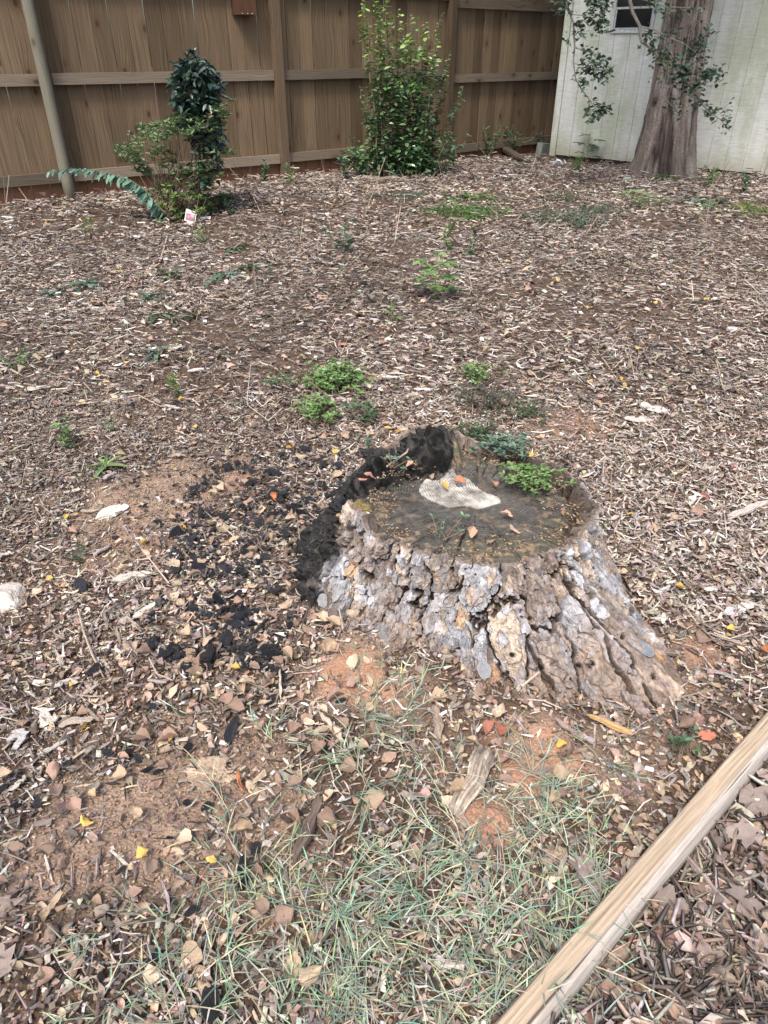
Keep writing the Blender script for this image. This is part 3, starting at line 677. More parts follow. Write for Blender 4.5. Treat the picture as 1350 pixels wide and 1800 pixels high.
dirt = (sstep(.42, .02, S) * (.35 + 1.1 * fbm(U * 1.2, Vv * 2, 3, 220)))[..., None].clip(0, .85)
Cb = Cb * (1 - dirt) + np.array([.20, .135, .10]) * dirt
Cb = Cb * (.62 + .76 * fbm(ARC * 420 + wa * 3, Vv * 7, 3, 230))[..., None]
Cb = Cb * (1 - hol[..., None]) + np.array([.02, .014, .01]) * hol[..., None]
chc = np.array([.016, .0155, .016]) * (.4 + 1.7 * sstep(.35, .9, gro) * fbm(U * 5, Vv * 8, 3, 240) + 1.2 * sstep(.55, .8, fbm(U * 9, Vv * 12, 3, 241)))[..., None]
chc = chc + np.array([.045, .034, .026]) * sstep(.64, .74, fbm(U * 3, Vv * 5, 4, 245))[..., None]
Cb = Cb * (1 - charm[..., None]) + chc * charm[..., None]
lipc = np.array([.205, .165, .14]) * (.55 + .9 * vnoise(np.repeat(U[:, -1:], NL, 1) * 12, np.tile(np.arange(NL) * .9, (NA + 1, 1)), 250))[..., None]
rgt = (sstep(330, 350, PH[:, -1:]) * sstep(440, 420, PH[:, -1:]))[..., None]; lipc = lipc * (1 - .5 * rgt)
lipc = lipc * (1 - charm[:, -1:, None]) + np.array([.012, .012, .013]) * charm[:, -1:, None]
Call = np.concatenate([Cb, lipc], 1)
# cut into the plates the furrows outline
Rn, Cn = Pall.shape[:2]
ii = np.arange(Rn * Cn).reshape(Rn, Cn)
q = np.stack([ii[:-1, :-1], ii[1:, :-1], ii[1:, 1:], ii[:-1, 1:]], -1).reshape(-1, 4)
cidf = np.concatenate([cid, np.repeat(cid[:, -1:], NL, 1)], 1)[:-1, :-1].ravel()
chf = np.concatenate([charm, np.repeat(charm[:, -1:], NL, 1)], 1)[:-1, :-1].ravel() > .5
PHf = np.repeat(PH[:-1, :1], Cn - 1, 1).ravel()
PV_, CV_ = Pall.reshape(-1, 3), Call.reshape(-1, 3)
def submesh(name, faces, mat, smooth):
    u_, inv = np.unique(faces.ravel(), return_inverse=True)
    return raw_mesh(name, PV_[u_], None, inv.reshape(-1, 4), CV_[u_], smooth, mat)
link('charred_side', submesh('charred_side', q[chf], M['charwood'], False), stump)['label'] = 'burnt black flank of the stump'
rest = ~chf
front = rest & (PHf > 178) & (PHf < 412)
for c in np.unique(cidf[front]):
    f = q[front & (cidf == c)]
    if len(f) > 3: link('bark_plate', submesh('bark_plate', f, M['bark'], False), stump)
f = q[rest & ~front]
if len(f): link('bark_back', submesh('bark_back', f, M['bark'], False), stump)
# cut face
def inpoly(x, y, poly):
    r_ = np.zeros(x.shape, bool); n = len(poly)
    for i in range(n):
        (x1, y1), (x2, y2) = poly[i], poly[(i + 1) % n]
        with np.errstate(divide='ignore', invalid='ignore'):
            c = ((y1 > y) != (y2 > y)) & (x < (x2 - x1) * (y - y1) / (y2 - y1 + 1e-12) + x1)
        r_ ^= c
    return r_
def polyw(pts, z=.32): return [(p.x, p.y) for p in (atz(a, b, z) for a, b in pts)]
nr, npn = 150, 360
rho = np.linspace(0, 1, nr); pa = np.linspace(0, 360, npn, endpoint=False)
PA, RH = np.meshgrid(pa, rho, indexing='ij'); par = np.radians(PA)
rimr = np.interp(np.mod(PA - 90, 360) + 90, ph, rin - lipw) - .001
rad = RH * rimr; cx = rad * np.cos(par); cy = rad * np.sin(par); wx, wy = cx + SC[0], cy + SC[1]
zt = np.minimum(per(ZT, PA), np.where((PA > 94) & (PA < 126), .40, .312))
gap = sstep(.06, .03, rimr - rad) * (sstep(310, 335, PA) + sstep(95, 80, PA) * (PA < 180)).clip(0, 1)
zc = .306 + (zt - .308) * sstep(.52, 1.0, RH) - .012 * sstep(.6, 0, RH) - .05 * gap
dxy = np.hypot(wx - .36, wy - 2.0); wob = (fbm(wx * 9, wy * 9, 3, 301) - .5)
rings = np.sin((dxy + wob * .05) * 2 * np.pi / .0085) * (.5 + .9 * fbm(wx * 12, wy * 12, 2, 299))
zc = zc + .0012 * rings * (dxy > .05) + .007 * (fbm(wx * 22, wy * 22, 4, 300) - .5)
warpx = (fbm(wx * 14, wy * 14, 3, 310) - .5) * .05; warpy = (fbm(wx * 14, wy * 14, 3, 320) - .5) * .05
charp = inpoly(wx + warpx, wy + warpy, polyw([(560, 900), (640, 862), (700, 850), (745, 836), (790, 822), (800, 790), (800, 740), (600, 700), (450, 800)]))
white = inpoly(wx + warpx * .6, wy + warpy * .6, polyw([(735, 852), (745, 838), (772, 838), (786, 824), (796, 818), (803, 830), (826, 836), (840, 848), (856, 860), (874, 866), (880, 874), (862, 880), (842, 884), (818, 878), (790, 880), (760, 874), (742, 866)]))
zc = zc + charp * (-.045 * sstep(.62, .78, RH) * sstep(1.0, .90, RH) * sstep(120, 140, PA) + .06 * (fbm(wx * 24, wy * 24, 4, 330) - .45) + .03 * (np.abs(2 * fbm(wx * 34, wy * 34, 3, 331) - 1) - .3)) * sstep(.25, .6, RH) + white * .004
crack = np.abs(2 * fbm(PA / 5. + 40, RH * 1.2, 2, 340) - 1); ckm = sstep(.07, .0, crack) * sstep(.25, .6, RH); zc = zc - .007 * ckm
Cc = np.array([.078, .074, .067]) * (.55 + .9 * fbm(wx * 26, wy * 26, 4, 350))[..., None] * (1 + .34 * rings)[..., None]
moss = sstep(.5, .68, fbm(wx * 8, wy * 8, 3, 351))[..., None] * sstep(.35, .9, RH)[..., None]
Cc = Cc * (1 - .35 * moss) + np.array([.10, .095, .045]) * .35 * moss
tan = sstep(.62, .68, fbm(wx * 40, wy * 40, 3, 352))[..., None] * (.3 + .7 * sstep(.4, .95, RH))[..., None]
Cc = Cc * (1 - .55 * tan) + np.array([.36, .25, .15]) * .55 * tan
wc = np.array([.40, .38, .345]) * (.15 + 1.4 * fbm(wx * 30, wy * 30, 3, 360))[..., None] * (1 + .28 * rings)[..., None]
Cc = np.where(white[..., None], wc, Cc)
Cc = np.where(charp[..., None], np.array([.026, .025, .024]) * (.15 + 3.2 * sstep(.35, .75, fbm(wx * 45, wy * 45, 3, 371)) * fbm(wx * 30, wy * 30, 3, 370))[..., None], Cc)
Cc = Cc * (1 - .7 * ckm[..., None]); Cc = Cc * (1 - .7 * gap[..., None]) + np.array([.10, .07, .05]) * .7 * gap[..., None]
ii = np.arange(npn * nr).reshape(npn, nr); nx_ = np.roll(ii, -1, 0)
q2 = np.stack([ii[:, 1:-1], ii[:, 2:], nx_[:, 2:], nx_[:, 1:-1]], -1).reshape(-1, 4)
fan = np.stack([np.full(npn, ii[0, 0]), ii[:, 1], nx_[:, 1]], -1)
link('cut_face', raw_mesh('cut_face', np.stack([cx, cy, zc], -1).reshape(-1, 3), fan, q2, Cc.reshape(-1, 3), False, M['bark']), stump)
# charred crest and knob at the back left of the cut, mossy wood stub at the left
def lump(name, p, sx, sy, sz, mat, col, seed, parent=None, ns=60, rough=.5, rz=0, fr=5.):
    a = np.linspace(0, 2 * np.pi, ns, endpoint=False); b = np.linspace(-np.pi / 2, np.pi / 2, ns // 2)
    A_, B_ = np.meshgrid(a, b, indexing='ij'); x = np.cos(A_) * np.cos(B_); y = np.sin(A_) * np.cos(B_); z = np.sin(B_)
    d = 1 + rough * (fbm(x * fr * .5 + z * 3 + seed, y * fr * .5 + z * 2.3 + 50, 4, seed) - .5) * 2 + .16 * rough * (vnoise(x * fr * 4 + z * 9, y * fr * 4 - z * 7, seed + 5) - .5)
    d = d * (1 + .22 * rough * (np.abs(2 * vnoise(A_ * 5.5 + seed, z * 1.5, seed + 2) - 1) - .5)) + .05 * rough * (TAB[(np.arange(A_.size) % 251).reshape(A_.shape), seed % 256] - .5)
    V = np.stack([x * d * sx, y * d * sy, z * d * sz], -1).reshape(-1, 3)
    i = np.arange(A_.size).reshape(A_.shape); n = np.roll(i, -1, 0)
    qq = np.stack([i[:, :-1], n[:, :-1], n[:, 1:], i[:, 1:]], -1).reshape(-1, 4)
    cc = np.asarray(col) * (.6 + .8 * fbm(x * 6 + seed, y * 6 + z * 4, 3, seed + 9))[..., None]
    o = link(name, raw_mesh(name, V, None, qq, cc.reshape(-1, 3), False, mat), parent); o.location = p; o.rotation_euler = (0, 0, rz); return o
for k, (px, py, z, sx, sy, sz) in enumerate(((742, 776, .335, .055, .04, .05), (715, 790, .31, .05, .04, .035), (690, 797, .30, .045, .03, .03), (766, 792, .31, .04, .04, .03), (655, 800, .28, .05, .03, .03)  )):
    p = atz(px, py, z); o = lump('charred_crest', (p.x - SC[0], p.y - SC[1], z), sx * .85, sy * .85, sz * .8, M['charwood'], (.022, .021, .021), 400 + k, stump, 84, .55)
p = atz(640, 905, .315); mb = MB()
o = lump('wood_stub', (p.x - SC[0] - .01, p.y - SC[1], .325), .030, .045, .035, M['bark'], (.22, .17, .075), 420, stump, 60, .35, .5)
fung = lump('white_fungus', tuple(atz(646, 908, .35)), .012, .010, .012, M['bark'], (.75, .72, .6), 431, None, 30, .5); tag(fung, 'small cream white fungus on the mossy wood at the left of the stump top', 'fungus')

# curled bark plates standing proud of the flank
def plate_mesh(name, w_, h_, th, seed, curl):
    n = 14; xs = np.linspace(-.5, .5, n); zs = np.linspace(-.5, .5, n); A_, B_ = np.meshgrid(xs, zs, indexing='ij')
    rr_ = .5 * (.72 + .5 * fbm(np.cos(np.arctan2(B_, A_)) * 2 + seed, np.sin(np.arctan2(B_, A_)) * 2 + seed, 3, seed))
    m_ = np.maximum(np.abs(A_), np.abs(B_)) / .5; ang_ = np.arctan2(B_, A_); xx = np.cos(ang_) * m_ * rr_ * w_; zz = np.sin(ang_) * m_ * rr_ * h_
    yy = curl * ((A_ * 2) ** 2) * w_ + .004 * (fbm(A_ * 6 + seed, B_ * 6, 3, seed) - .5)
    f_ = np.stack([xx, -yy - th, zz], -1).reshape(-1, 3); k_ = np.stack([xx * .97, -yy, zz * .97], -1).reshape(-1, 3)
    i = np.arange(n * n).reshape(n, n); qf = np.stack([i[:-1, :-1], i[1:, :-1], i[1:, 1:], i[:-1, 1:]], -1).reshape(-1, 4)
    ring = np.concatenate([i[:, 0], i[-1, 1:], i[-2::-1, -1], i[0, -2:0:-1]]); r2 = np.roll(ring, -1)
    qs = np.stack([ring, ring + n * n, r2 + n * n, r2], -1)
    c = pal[seed % len(pal)] * (.75 + .5 * fbm(A_ * 5 + seed, B_ * 5, 3, seed))[..., None]; c = c.reshape(-1, 3)
    return raw_mesh(name, np.concatenate([f_, k_]), None, np.concatenate([qf, qf[:, ::-1] + n * n, qs]), np.concatenate([c, np.tile(mid, (n * n, 1))]), False, M['bark'])
pmes = [plate_mesh('bark_flake', 1, 1, .10, 500 + k, random.uniform(-.15, .25)) for k in range(14)]
for k in range(34):
    a = random.uniform(200, 345); s_ = random.uniform(.04, .34)
    i = int(np.searchsorted(ph, a)); j = int(s_ * NS); p = Pb[i, j]; nv = Vector(nn[i, j]); 
    if charm[i, j] > .3: continue
    z_ = (Vector((0, 0, 1)) - nv * nv.z).normalized(); y_ = -nv; x_ = y_.cross(z_)
    rm = Matrix((x_, y_, z_)).transposed() @ Matrix.Rotation(random.uniform(-.5, .5), 3, 'Y') @ Matrix.Rotation(random.uniform(-.22, .22), 3, 'X')
    w_ = random.uniform(.025, .065); o = link('bark_flake', random.choice(pmes), stump, Vector(p) + nv * .001, rm.to_euler()); o.scale = (w_, w_ * .6, w_ * random.uniform(.8, 1.9))

def jagged(seed, k=8):
    rg = np.random.default_rng(seed); a = np.linspace(0, 2 * np.pi, k, endpoint=False) + rg.uniform(-.25, .25, k); r_ = rg.uniform(.3, .56, k)
    t = np.stack([r_ * np.cos(a), r_ * np.sin(a), np.full(k, 1.) + rg.uniform(-.5, .8, k)], 1); b = t.copy(); b[:, 2] = 0; b[:, :2] *= 1.04
    V = np.concatenate([t, b, [[0, 0, 1.2]]]); F = []
    for j in range(k):
        n_ = (j + 1) % k; F += [(2 * k, j, n_), (j, k + j, k + n_), (j, k + n_, n_)]
    return V, np.array(F)
mbf = MB()
for t_ in range(8):
    T = jagged(1000 + t_); n = 300
    pa_ = rng.uniform(200, 350, n); ss_ = rng.uniform(.02, .97, n) ** 1.25; ii_ = np.searchsorted(ph, pa_).clip(0, NA); jj_ = (ss_ * NS).astype(int)
    k = (charm[ii_, jj_] < .2) & (fur[ii_, jj_] > .5) & (fbm(pa_ / 9., ss_ * 4, 2, 411) > .40); ii_, jj_ = ii_[k], jj_[k]; n = len(ii_)
    P0_ = Pb[ii_, jj_]; nn_ = nn[ii_, jj_] + rng.normal(size=(n, 3)) * .16; nn_ /= np.linalg.norm(nn_, axis=1, keepdims=True)
    upv = np.stack([rng.normal(size=n) * .4, rng.normal(size=n) * .4, np.ones(n)], 1); xv = np.cross(upv, nn_); xv /= np.linalg.norm(xv, axis=1, keepdims=True); yv = np.cross(nn_, xv)
    sz = rng.uniform(.010, .030, n) * (1 - .2 * (jj_ > 180)); sc_ = np.stack([sz * rng.uniform(.6, 1.1, n), sz * rng.uniform(.8, 1.7, n), rng.uniform(.0014, .0032, n)], 1)
    Q = T[0][None] * sc_[:, None, :]; W3 = Q[:, :, 0:1] * xv[:, None] + Q[:, :, 1:2] * yv[:, None] + Q[:, :, 2:3] * nn_[:, None] + P0_[:, None] - nn_[:, None] * .001
    base_c = CV_.reshape(Rn, Cn, 3)[ii_, jj_]; cc = base_c * .7 + .3 * pick(pal, n, None, .15); dk = dirt[ii_, jj_]; cc = cc * (1 - .7 * dk) + np.array([.20, .145, .11]) * .7 * dk
    tr = T[1][None] + (np.arange(n) * len(T[0]))[:, None, None]; mbf.add(W3.reshape(-1, 3), tr.reshape(-1, 3), np.repeat(cc, len(T[0]), 0))
mbf.build('bark_flakes', M['bark'], stump)['kind'] = 'stuff'

# ------------------------------------------------------------------ timber edging
P1 = atz(1350, 1248, .075); P0 = atz(911, 1750, .075); dT = (P1 - P0); dT.z = 0; LT0 = dT.length; dT.normalize(); angT = math.atan2(dT.y, dT.x)
a_ = P0 - dT * .35; LT = LT0 + 1.6
tim = empty('edging_timber', (a_.x, a_.y, -.015), 'long pale weathered wooden edging timber lying across the lower right corner', 'timber', rz=angT)
prof = [(0, 0), (.0, .083), (.004, .088), (.033, .089), (.037, .087), (.040, .081), (.045, .079), (.051, .075), (.056, .064), (.060, .050), (.061, .02), (.060, 0)]
nx2 = 120; xs = np.linspace(0, LT, nx2); V = []
for x_ in xs:
    for (y_, z_) in prof: V.append((x_, -y_ + .0015 * (vnoise(x_ * 6, y_ * 40, 600) - .5), z_ + .003 * (vnoise(x_ * 5, y_ * 60, 601) - .5)))
k = len(prof); qt = [(i * k + j, i * k + j + 1, (i + 1) * k + j + 1, (i + 1) * k + j) for i in range(nx2 - 1) for j in range(k - 1)]
mb = MB(); mb.quads(V, qt); mb.t.append(np.array([(0, j + 1, j) for j in range(1, k - 1)] + [((nx2 - 1) * k, (nx2 - 1) * k + j, (nx2 - 1) * k + j + 1) for j in range(1, k - 1)]))
def mat_timber():
    m, t, b = nodes('timber'); tc = N(t, 'ShaderNodeTexCoord').outputs['Object']
    wn = noise(t, mapv(t, tc, (1.2, 8, 3)), 1.0, 2, .4)
    sx = N(t, 'ShaderNodeSeparateXYZ'); lk(t, tc, sx.inputs[0])
    v = math_(t, 'ADD', math_(t, 'MULTIPLY', sx.outputs[1], 800.), math_(t, 'MULTIPLY', wn, 60.)); wv = math_(t, 'ADD', math_(t, 'MULTIPLY', math_(t, 'SINE', v), .13), noise(t, mapv(t, tc, (1.6, 110, 60)), 1., 6, .75))
    f = noise(t, mapv(t, tc, (6, 160, 160)), 1., 5, .65)
    col = ramp(t, wv, [(.26, (.27, .20, .145)), (.40, (.42, .33, .235)), (.7, (.49, .40, .30))])
    col = mix(t, 1, col, ramp(t, f, [(.3, .68), (.7, 1.2)]), 'MULTIPLY')
    side = ramp(t, math_(t, 'MULTIPLY', sx.outputs[1], -1.), [(.036, 0.), (.040, 1.)])
    pale = mix(t, 1, (.50, .46, .42), ramp(t, f, [(.25, .45), (.75, 1.25)]), 'MULTIPLY')
    col = mix(t, side, col, pale)
    big = noise(t, mapv(t, tc, (3, 9, 9)), 1.5, 5, .65)
    col = mix(t, ramp(t, big, [(.52, 0.), (.72, .6)]), col, (.28, .22, .18))
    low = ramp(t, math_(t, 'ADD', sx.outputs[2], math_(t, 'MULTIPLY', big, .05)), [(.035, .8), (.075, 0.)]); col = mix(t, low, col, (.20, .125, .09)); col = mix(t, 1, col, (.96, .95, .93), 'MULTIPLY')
    ck = ramp(t, noise(t, mapv(t, tc, (2.2, 90, 40)), 1., 3, .4), [(.64, 0.), (.68, .85)]); col = mix(t, ck, col, (.09, .06, .045))
    lk(t, col, b.inputs['Base Color']); b.inputs['Roughness'].default_value = .85; bump(t, b, math_(t, 'SUBTRACT', f, math_(t, 'MULTIPLY', ck, .6)), .8, .004)
    return m
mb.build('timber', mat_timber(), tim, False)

# ------------------------------------------------------------------ mulch: uncountable shreds, chips and leaf bits
def offstump(x, y, m=-.13):
    dx = x - SC[0]; dy = y - SC[1]
    return np.hypot(dx, dy) > per(RB, np.degrees(np.arctan2(dy, dx))) + m
FEN = np.array([(p.x, p.y) for p in FP])
def infence(x, y): return y < np.interp(x, FEN[:, 0], FEN[:, 1]) - .07
def shedfree(x, y): return ((x - A.x) * D.y - (y - A.y) * D.x) > .05
def timfree(x, y):
    s_ = (x - a_.x) * dT.x + (y - a_.y) * dT.y; t_ = -(x - a_.x) * dT.y + (y - a_.y) * dT.x
    return ~((s_ > -.02) & (s_ < LT + .02) & (t_ < .006) & (t_ > -.066)), t_
def ground_pts(n, y0, y1, pw=1.):
    u_ = rng.uniform(0, 1, n); k = pw + 1; y = (y0 ** k + u_ * (y1 ** k - y0 ** k)) ** (1 / k)
    x = rng.uniform(-1, 1, n) * (.78 * y + .62)
    ok = offstump(x, y) & infence(x, y) & shedfree(x, y) & timfree(x, y)[0]
    return x[ok], y[ok]
PALM = [(.225, .185, .16), (.13, .10, .085), (.34, .28, .235), (.055, .041, .034), (.50, .44, .38), (.57, .53, .48), (.25, .18, .135), (.18, .15, .135), (.42, .335, .26)]
WM = [4.5, 4.5, 4.5, 4.5, 3.2, 1.7, 1.6, 4, 2.4]
PALM = [(a * .96, b, c_ * 1.03) for a, b, c_ in PALM]
def tone(x, y, c):
    f = .62 + 1.0 * (fbm(x * 1.3 + 60, y * 1.3 + 60, 4, 71) - .12)
    return c * f[:, None]
def lay_shreds(mb, n, y0, y1, T, L, Wd, H_, zlift, pal_, wts, keep=1., pw=.6, pit=.16):
    x, y = ground_pts(n, y0, y1, pw)
    b = blobmask(x, y, BARE); thin = sstep(.56, .66, fbm(x * 1.7 + 11, y * 1.7 + 11, 4, 87)) * .55; k = rng.uniform(0, 1, len(x)) > np.maximum(b * keep, thin); x, y = x[k], y[k]; m_ = len(x)
    z = GZ(x, y) + rng.uniform(0, 1, m_) ** 1.5 * zlift
    s = np.stack([rng.uniform(*L, m_) * rng.choice([.6, 1, 1, 1.5], m_), rng.uniform(*Wd, m_), rng.uniform(*H_, m_)], 1)
    pos = np.stack([x, y, z], 1); c = tone(x, y, pick(pal_, m_, wts, .2))
    add_scatter(mb, T, pos, rng.uniform(0, 6.283, m_), rng.normal(size=m_) * pit, rng.normal(size=m_) * .35, s, c, rng.normal(size=m_) * .9 * (s[:, 0] / .05))
mb = MB()
lay_shreds(mb, 56000, .35, 3.3, SHRED3, (.012, .05), (.0025, .009), (.0015, .004), .020, PALM, WM, 1.02)
lay_shreds(mb, 28000, .35, 3.3, CHIP, (.006, .03), (.004, .016), (.001, .003), .018, PALM, WM, 1.02)
x, y, z = at(rng.uniform(1040, 1360, 1300), rng.uniform(560, 1100, 1300)); k = offstump(x, y); x, y, z = x[k], y[k], z[k]; n = len(x); s_ = rng.uniform(.018, .05, n)
add_scatter(mb, SHRED3, np.stack([x, y, z + rng.uniform(.008, .028, n)], 1), rng.uniform(0, 6.28, n), rng.normal(size=n) * .1, rng.normal(size=n) * .3, np.stack([s_, s_ * rng.uniform(.15, .4, n), s_ * .08], 1), pick([(.50, .465, .43), (.40, .355, .315), (.32, .265, .23), (.44, .38, .33)], n), rng.normal(size=n))
o = mb.build('mulch', M['chip']); tag(o, 'grey brown shredded bark mulch covering the near ground', 'mulch', kind='stuff')
mb = MB()
lay_shreds(mb, 76000, 3.2, 6.2, SHRED2, (.018, .055), (.005, .014), (.003, .006), .024, PALM, WM)
lay_shreds(mb, 92000, 6.0, 12.4, SHRED2, (.024, .07), (.009, .022), (.004, .008), .030, PALM, WM, pw=.8)
lay_shreds(mb, 27000, 3.2, 11.0, CHIP, (.02, .055), (.012, .03), (.001, .004), .030, PALM, WM)
o = mb.build('mulch', M['chip']); tag(o, 'brown wood mulch spread over the yard back to the fence', 'mulch', kind='stuff')
# long pale fibres and twigs
mb = MB()
lay_shreds(mb, 1300, 1.25, 4.5, SHRED3, (.05, .12), (.002, .006), (.0015, .004), .030, [(.50, .42, .34), (.34, .27, .21), (.24, .17, .12), (.6, .55, .48)], None, .8, pit=.02)
lay_shreds(mb, 1500, 4.5, 10, SHRED3, (.08, .18), (.005, .011), (.003, .006), .035, [(.40, .33, .27), (.28, .22, .18), (.2, .15, .11)], None, .8, pit=.02)
o = mb.build('twigs', M['chip']); tag(o, 'thin pale twigs and fibres lying on the mulch', 'twigs', kind='stuff')
# crumbs on the bare soil
mb = MB(); x, y = ground_pts(90000, .4, 3.6, .6); b = blobmask(x, y, BARE); k = rng.uniform(0, 1, len(x)) < .55 + b; x, y = x[k], y[k]; n = len(x)
add_scatter(mb, CHIP, np.stack([x, y, GZ(x, y) + .001 + rng.uniform(0, 1, n) ** 2 * .014 * (1 - blobmask(x, y, BARE))], 1), rng.uniform(0, 6.28, n), rng.normal(size=n) * .3, rng.normal(size=n) * .3, np.stack([rng.uniform(.003, .010, n), rng.uniform(.002, .006, n), rng.uniform(.001, .003, n)], 1), pick([(.33, .23, .16), (.2, .14, .1), (.42, .33, .25), (.12, .09, .07), (.36, .24, .17)], n))
o = mb.build('crumbs', M['chip']); tag(o, 'small crumbs of soil and bark on the bare patches', 'debris', kind='stuff')

# leaf litter
LT_ = LEAF
PALL = [(.37, .27, .20), (.44, .34, .245), (.30, .215, .165), (.23, .165, .13), (.50, .39, .28), (.38, .25, .20), (.29, .24, .21), (.16, .115, .095)]
def curled(nu, nv, curl, seed, fold=.25):
    us = np.linspace(0, 1, nu); vs_ = np.linspace(-1, 1, nv); A_, B_ = np.meshgrid(us, vs_, indexing='ij')
    sh = (seed * 7.3) % 1; wd = (.22 + .22 * sh) * np.sin(np.pi * A_ ** (.65 + .5 * ((seed * 3.7) % 1))) ** (.6 + .5 * ((seed * 1.9) % 1)) * (1 + .12 * np.sin(A_ * 17 + seed) + .10 * B_ * np.sin(A_ * 9 + seed * 2))
    y = B_ * wd; z = curl * (B_ ** 2) * wd * 1.1 + fold * (A_ - .5) ** 2 + .24 * (vnoise(A_ * 4 + seed, B_ * 2 + seed, 3) - .5)
    V = np.stack([A_ - .5, y, z], -1).reshape(-1, 3); i = np.arange(nu * nv).reshape(nu, nv)
    q_ = np.stack([i[:-1, :-1], i[1:, :-1], i[1:, 1:], i[:-1, 1:]], -1).reshape(-1, 4)
    return V, np.concatenate([q_[:, [0, 1, 2]], q_[:, [0, 2, 3]]])
CUR = [curled(5, 4, random.uniform(-.5, 1.3), k * 3.1, random.uniform(-.3, .5)) for k in range(8)]
def leafzone(x, y):
    c = atv(420, 1050); d1 = np.hypot((x - c.x) / 1.1, (y - c.y)) ; c2 = atv(1100, 1350); d2 = np.hypot(x - c2.x, y - c2.y); c3 = atv(150, 1650); d3 = np.hypot(x - c3.x, y - c3.y)
    return np.maximum.reduce([sstep(1.1, .3, d1) * .55, sstep(.8, .2, d2) * .8, sstep(.7, .1, d3) * .4, .20 + 0 * x])
mb = MB()
for k, T in enumerate(CUR):
    x, y = ground_pts(3200, .38, 3.4, .4); p = leafzone(x, y) * (1 - .75 * blobmask(x, y, BARE)); kk = rng.uniform(0, 1, len(x)) < p; x, y = x[kk], y[kk]; n = len(x)
    s = rng.uniform(.012, .040, n)
    add_scatter(mb, T, np.stack([x, y, GZ(x, y) + .004 + rng.uniform(0, .014, n)], 1), rng.uniform(0, 6.28, n), rng.normal(size=n) * .25, rng.normal(size=n) * .35 + (rng.uniform(0, 1, n) < .35) * 3.14, np.stack([s, s * rng.uniform(.7, 1.1, n), s], 1), tone(x, y, pick(PALL, n, [3, 3, 3, 3, 1.5, 2, 3, 3])))
    x, y = ground_pts(500, 3.2, 9.5, .7); n = len(x); s = rng.uniform(.03, .06, n)
    add_scatter(mb, T, np.stack([x, y, GZ(x, y) + .015 + rng.uniform(0, .016, n)], 1), rng.uniform(0, 6.28, n), rng.normal(size=n) * .2, rng.normal(size=n) * .3, np.stack([s, s * .8, s], 1), pick(PALL, n))
o = mb.build('leaf_litter', M['leaf_dead'], smooth=True); tag(o, 'small curled brown dead leaves mixed into the mulch', 'leaf litter', kind='stuff')
# coarse dark leaf and bark bits beyond the timber
mb = MB()
n = 3600; px = rng.uniform(900, 1420, n); py = rng.uniform(1240, 1860, n); x, y, z = at(px, py); ok, t_ = timfree(x, y); k = ok & (t_ < -.06); x, y, z = x[k], y[k], z[k]; n = len(x)
s = rng.uniform(.03, .07, n); z = z + rng.uniform(0, .03, n)
h = n // 4
add_scatter(mb, CUR[1], np.stack([x, y, z], 1)[:h], rng.uniform(0, 6.28, h), rng.normal(size=h) * .3, rng.normal(size=h) * .5, np.stack([s, s * .8, s], 1)[:h], pick([(.30, .22, .175), (.2, .14, .11), (.40, .33, .28), (.25, .165, .13), (.44, .40, .37)], h))
add_scatter(mb, SHRED3, np.stack([x, y, z], 1)[h:], rng.uniform(0, 6.28, n - h), rng.normal(size=n - h) * .2, rng.normal(size=n - h) * .4, np.stack([s * 1.25, s * .2, s * .08], 1)[h:], pick(PALM, n - h, WM), rng.normal(size=n - h) * 1.2)
o = mb.build('leaf_litter', M['leaf_dead'], smooth=True); tag(o, 'coarse brown leaf pieces and bark strips beyond the timber', 'leaf litter', kind='stuff')

# ------------------------------------------------------------------ things scattered one by one
def leafmesh(name, seed, curl, fold, lobed=0):
    V, T = curled(9, 7, curl, seed, fold)
    if lobed:
        xx = V[:, 0] + .5; V[:, 1] *= 1.35 * (1 + .42 * np.sin(xx * 15.5 + 1)); 
    sv_ = np.array([(-.5, -.008, .0), (-.5, .008, .0), (-.72, .006, .03), (-.72, -.006, .03)]); sv_[:, 2] += V[3, 2]
    nV = len(V); V = np.concatenate([V, sv_]); T = np.concatenate([T, [(nV, nV + 1, nV + 2), (nV, nV + 2, nV + 3)]])
    return raw_mesh(name, V, T, None, None, True, M['leaf_obj'])
LM = [leafmesh('fallen_leaf', 11.3 * k, [-.5, .2, .9, 1.3, .5, -.8][k % 6], [.3, -.3, .5, 0.][k % 4]) for k in range(12)]
LOB = [leafmesh('fallen_leaf', 5.3 * k, .3, .3, 1) for k in range(3)]
def area(px, py):
    if py < 700: return 'out on the open mulch'
    if px > 1050 and py > 1250: return 'near the timber edging'
    if px < 560 and py < 1300: return ('near the burnt stump flank' if px > 420 else 'farther left of the stump') + (', upper part' if py < 1000 else ', lower part')
    if px < 560: return 'on lower left soil ' + ('near the bottom corner' if py > 1600 else 'by the tan clod' if px > 250 else 'near the left edge')
    if py < 1000: return 'behind and right of the stump'
    if px > 1060: return 'right of the stump'
    return 'in front of the stump'
def drop_leaf(px, py, s, col, cname, z=None, me=None, grp='single fallen leaves', lab=None):
    p = atv(px, py) if z is None else atz(px, py, z)
    if z is None:
        if not offstump(np.array([p.x]), np.array([p.y]), -.05)[0] or not timfree(np.array([p.x]), np.array([p.y]))[0][0]: return
        p.z += random.uniform(.014, .036)
    o = link('fallen_leaf', me or random.choice(LM), None, p, (random.gauss(0, .3), random.gauss(0, .3), random.uniform(0, 6.28)), np.clip(np.array(col) * random.uniform(.8, 1.2), 0, .9))
    o.scale = (s, s * random.uniform(.65, 1.1), s * random.uniform(.6, 1.2))
    tag(o, lab or f'{cname} dead leaf lying {area(px, py)}', 'leaf', grp)
cn = [('tan curled', (.46, .35, .245)), ('pinkish brown', (.40, .27, .21)), ('pale tan', (.54, .43, .32)), ('brown curled', (.28, .20, .155))]
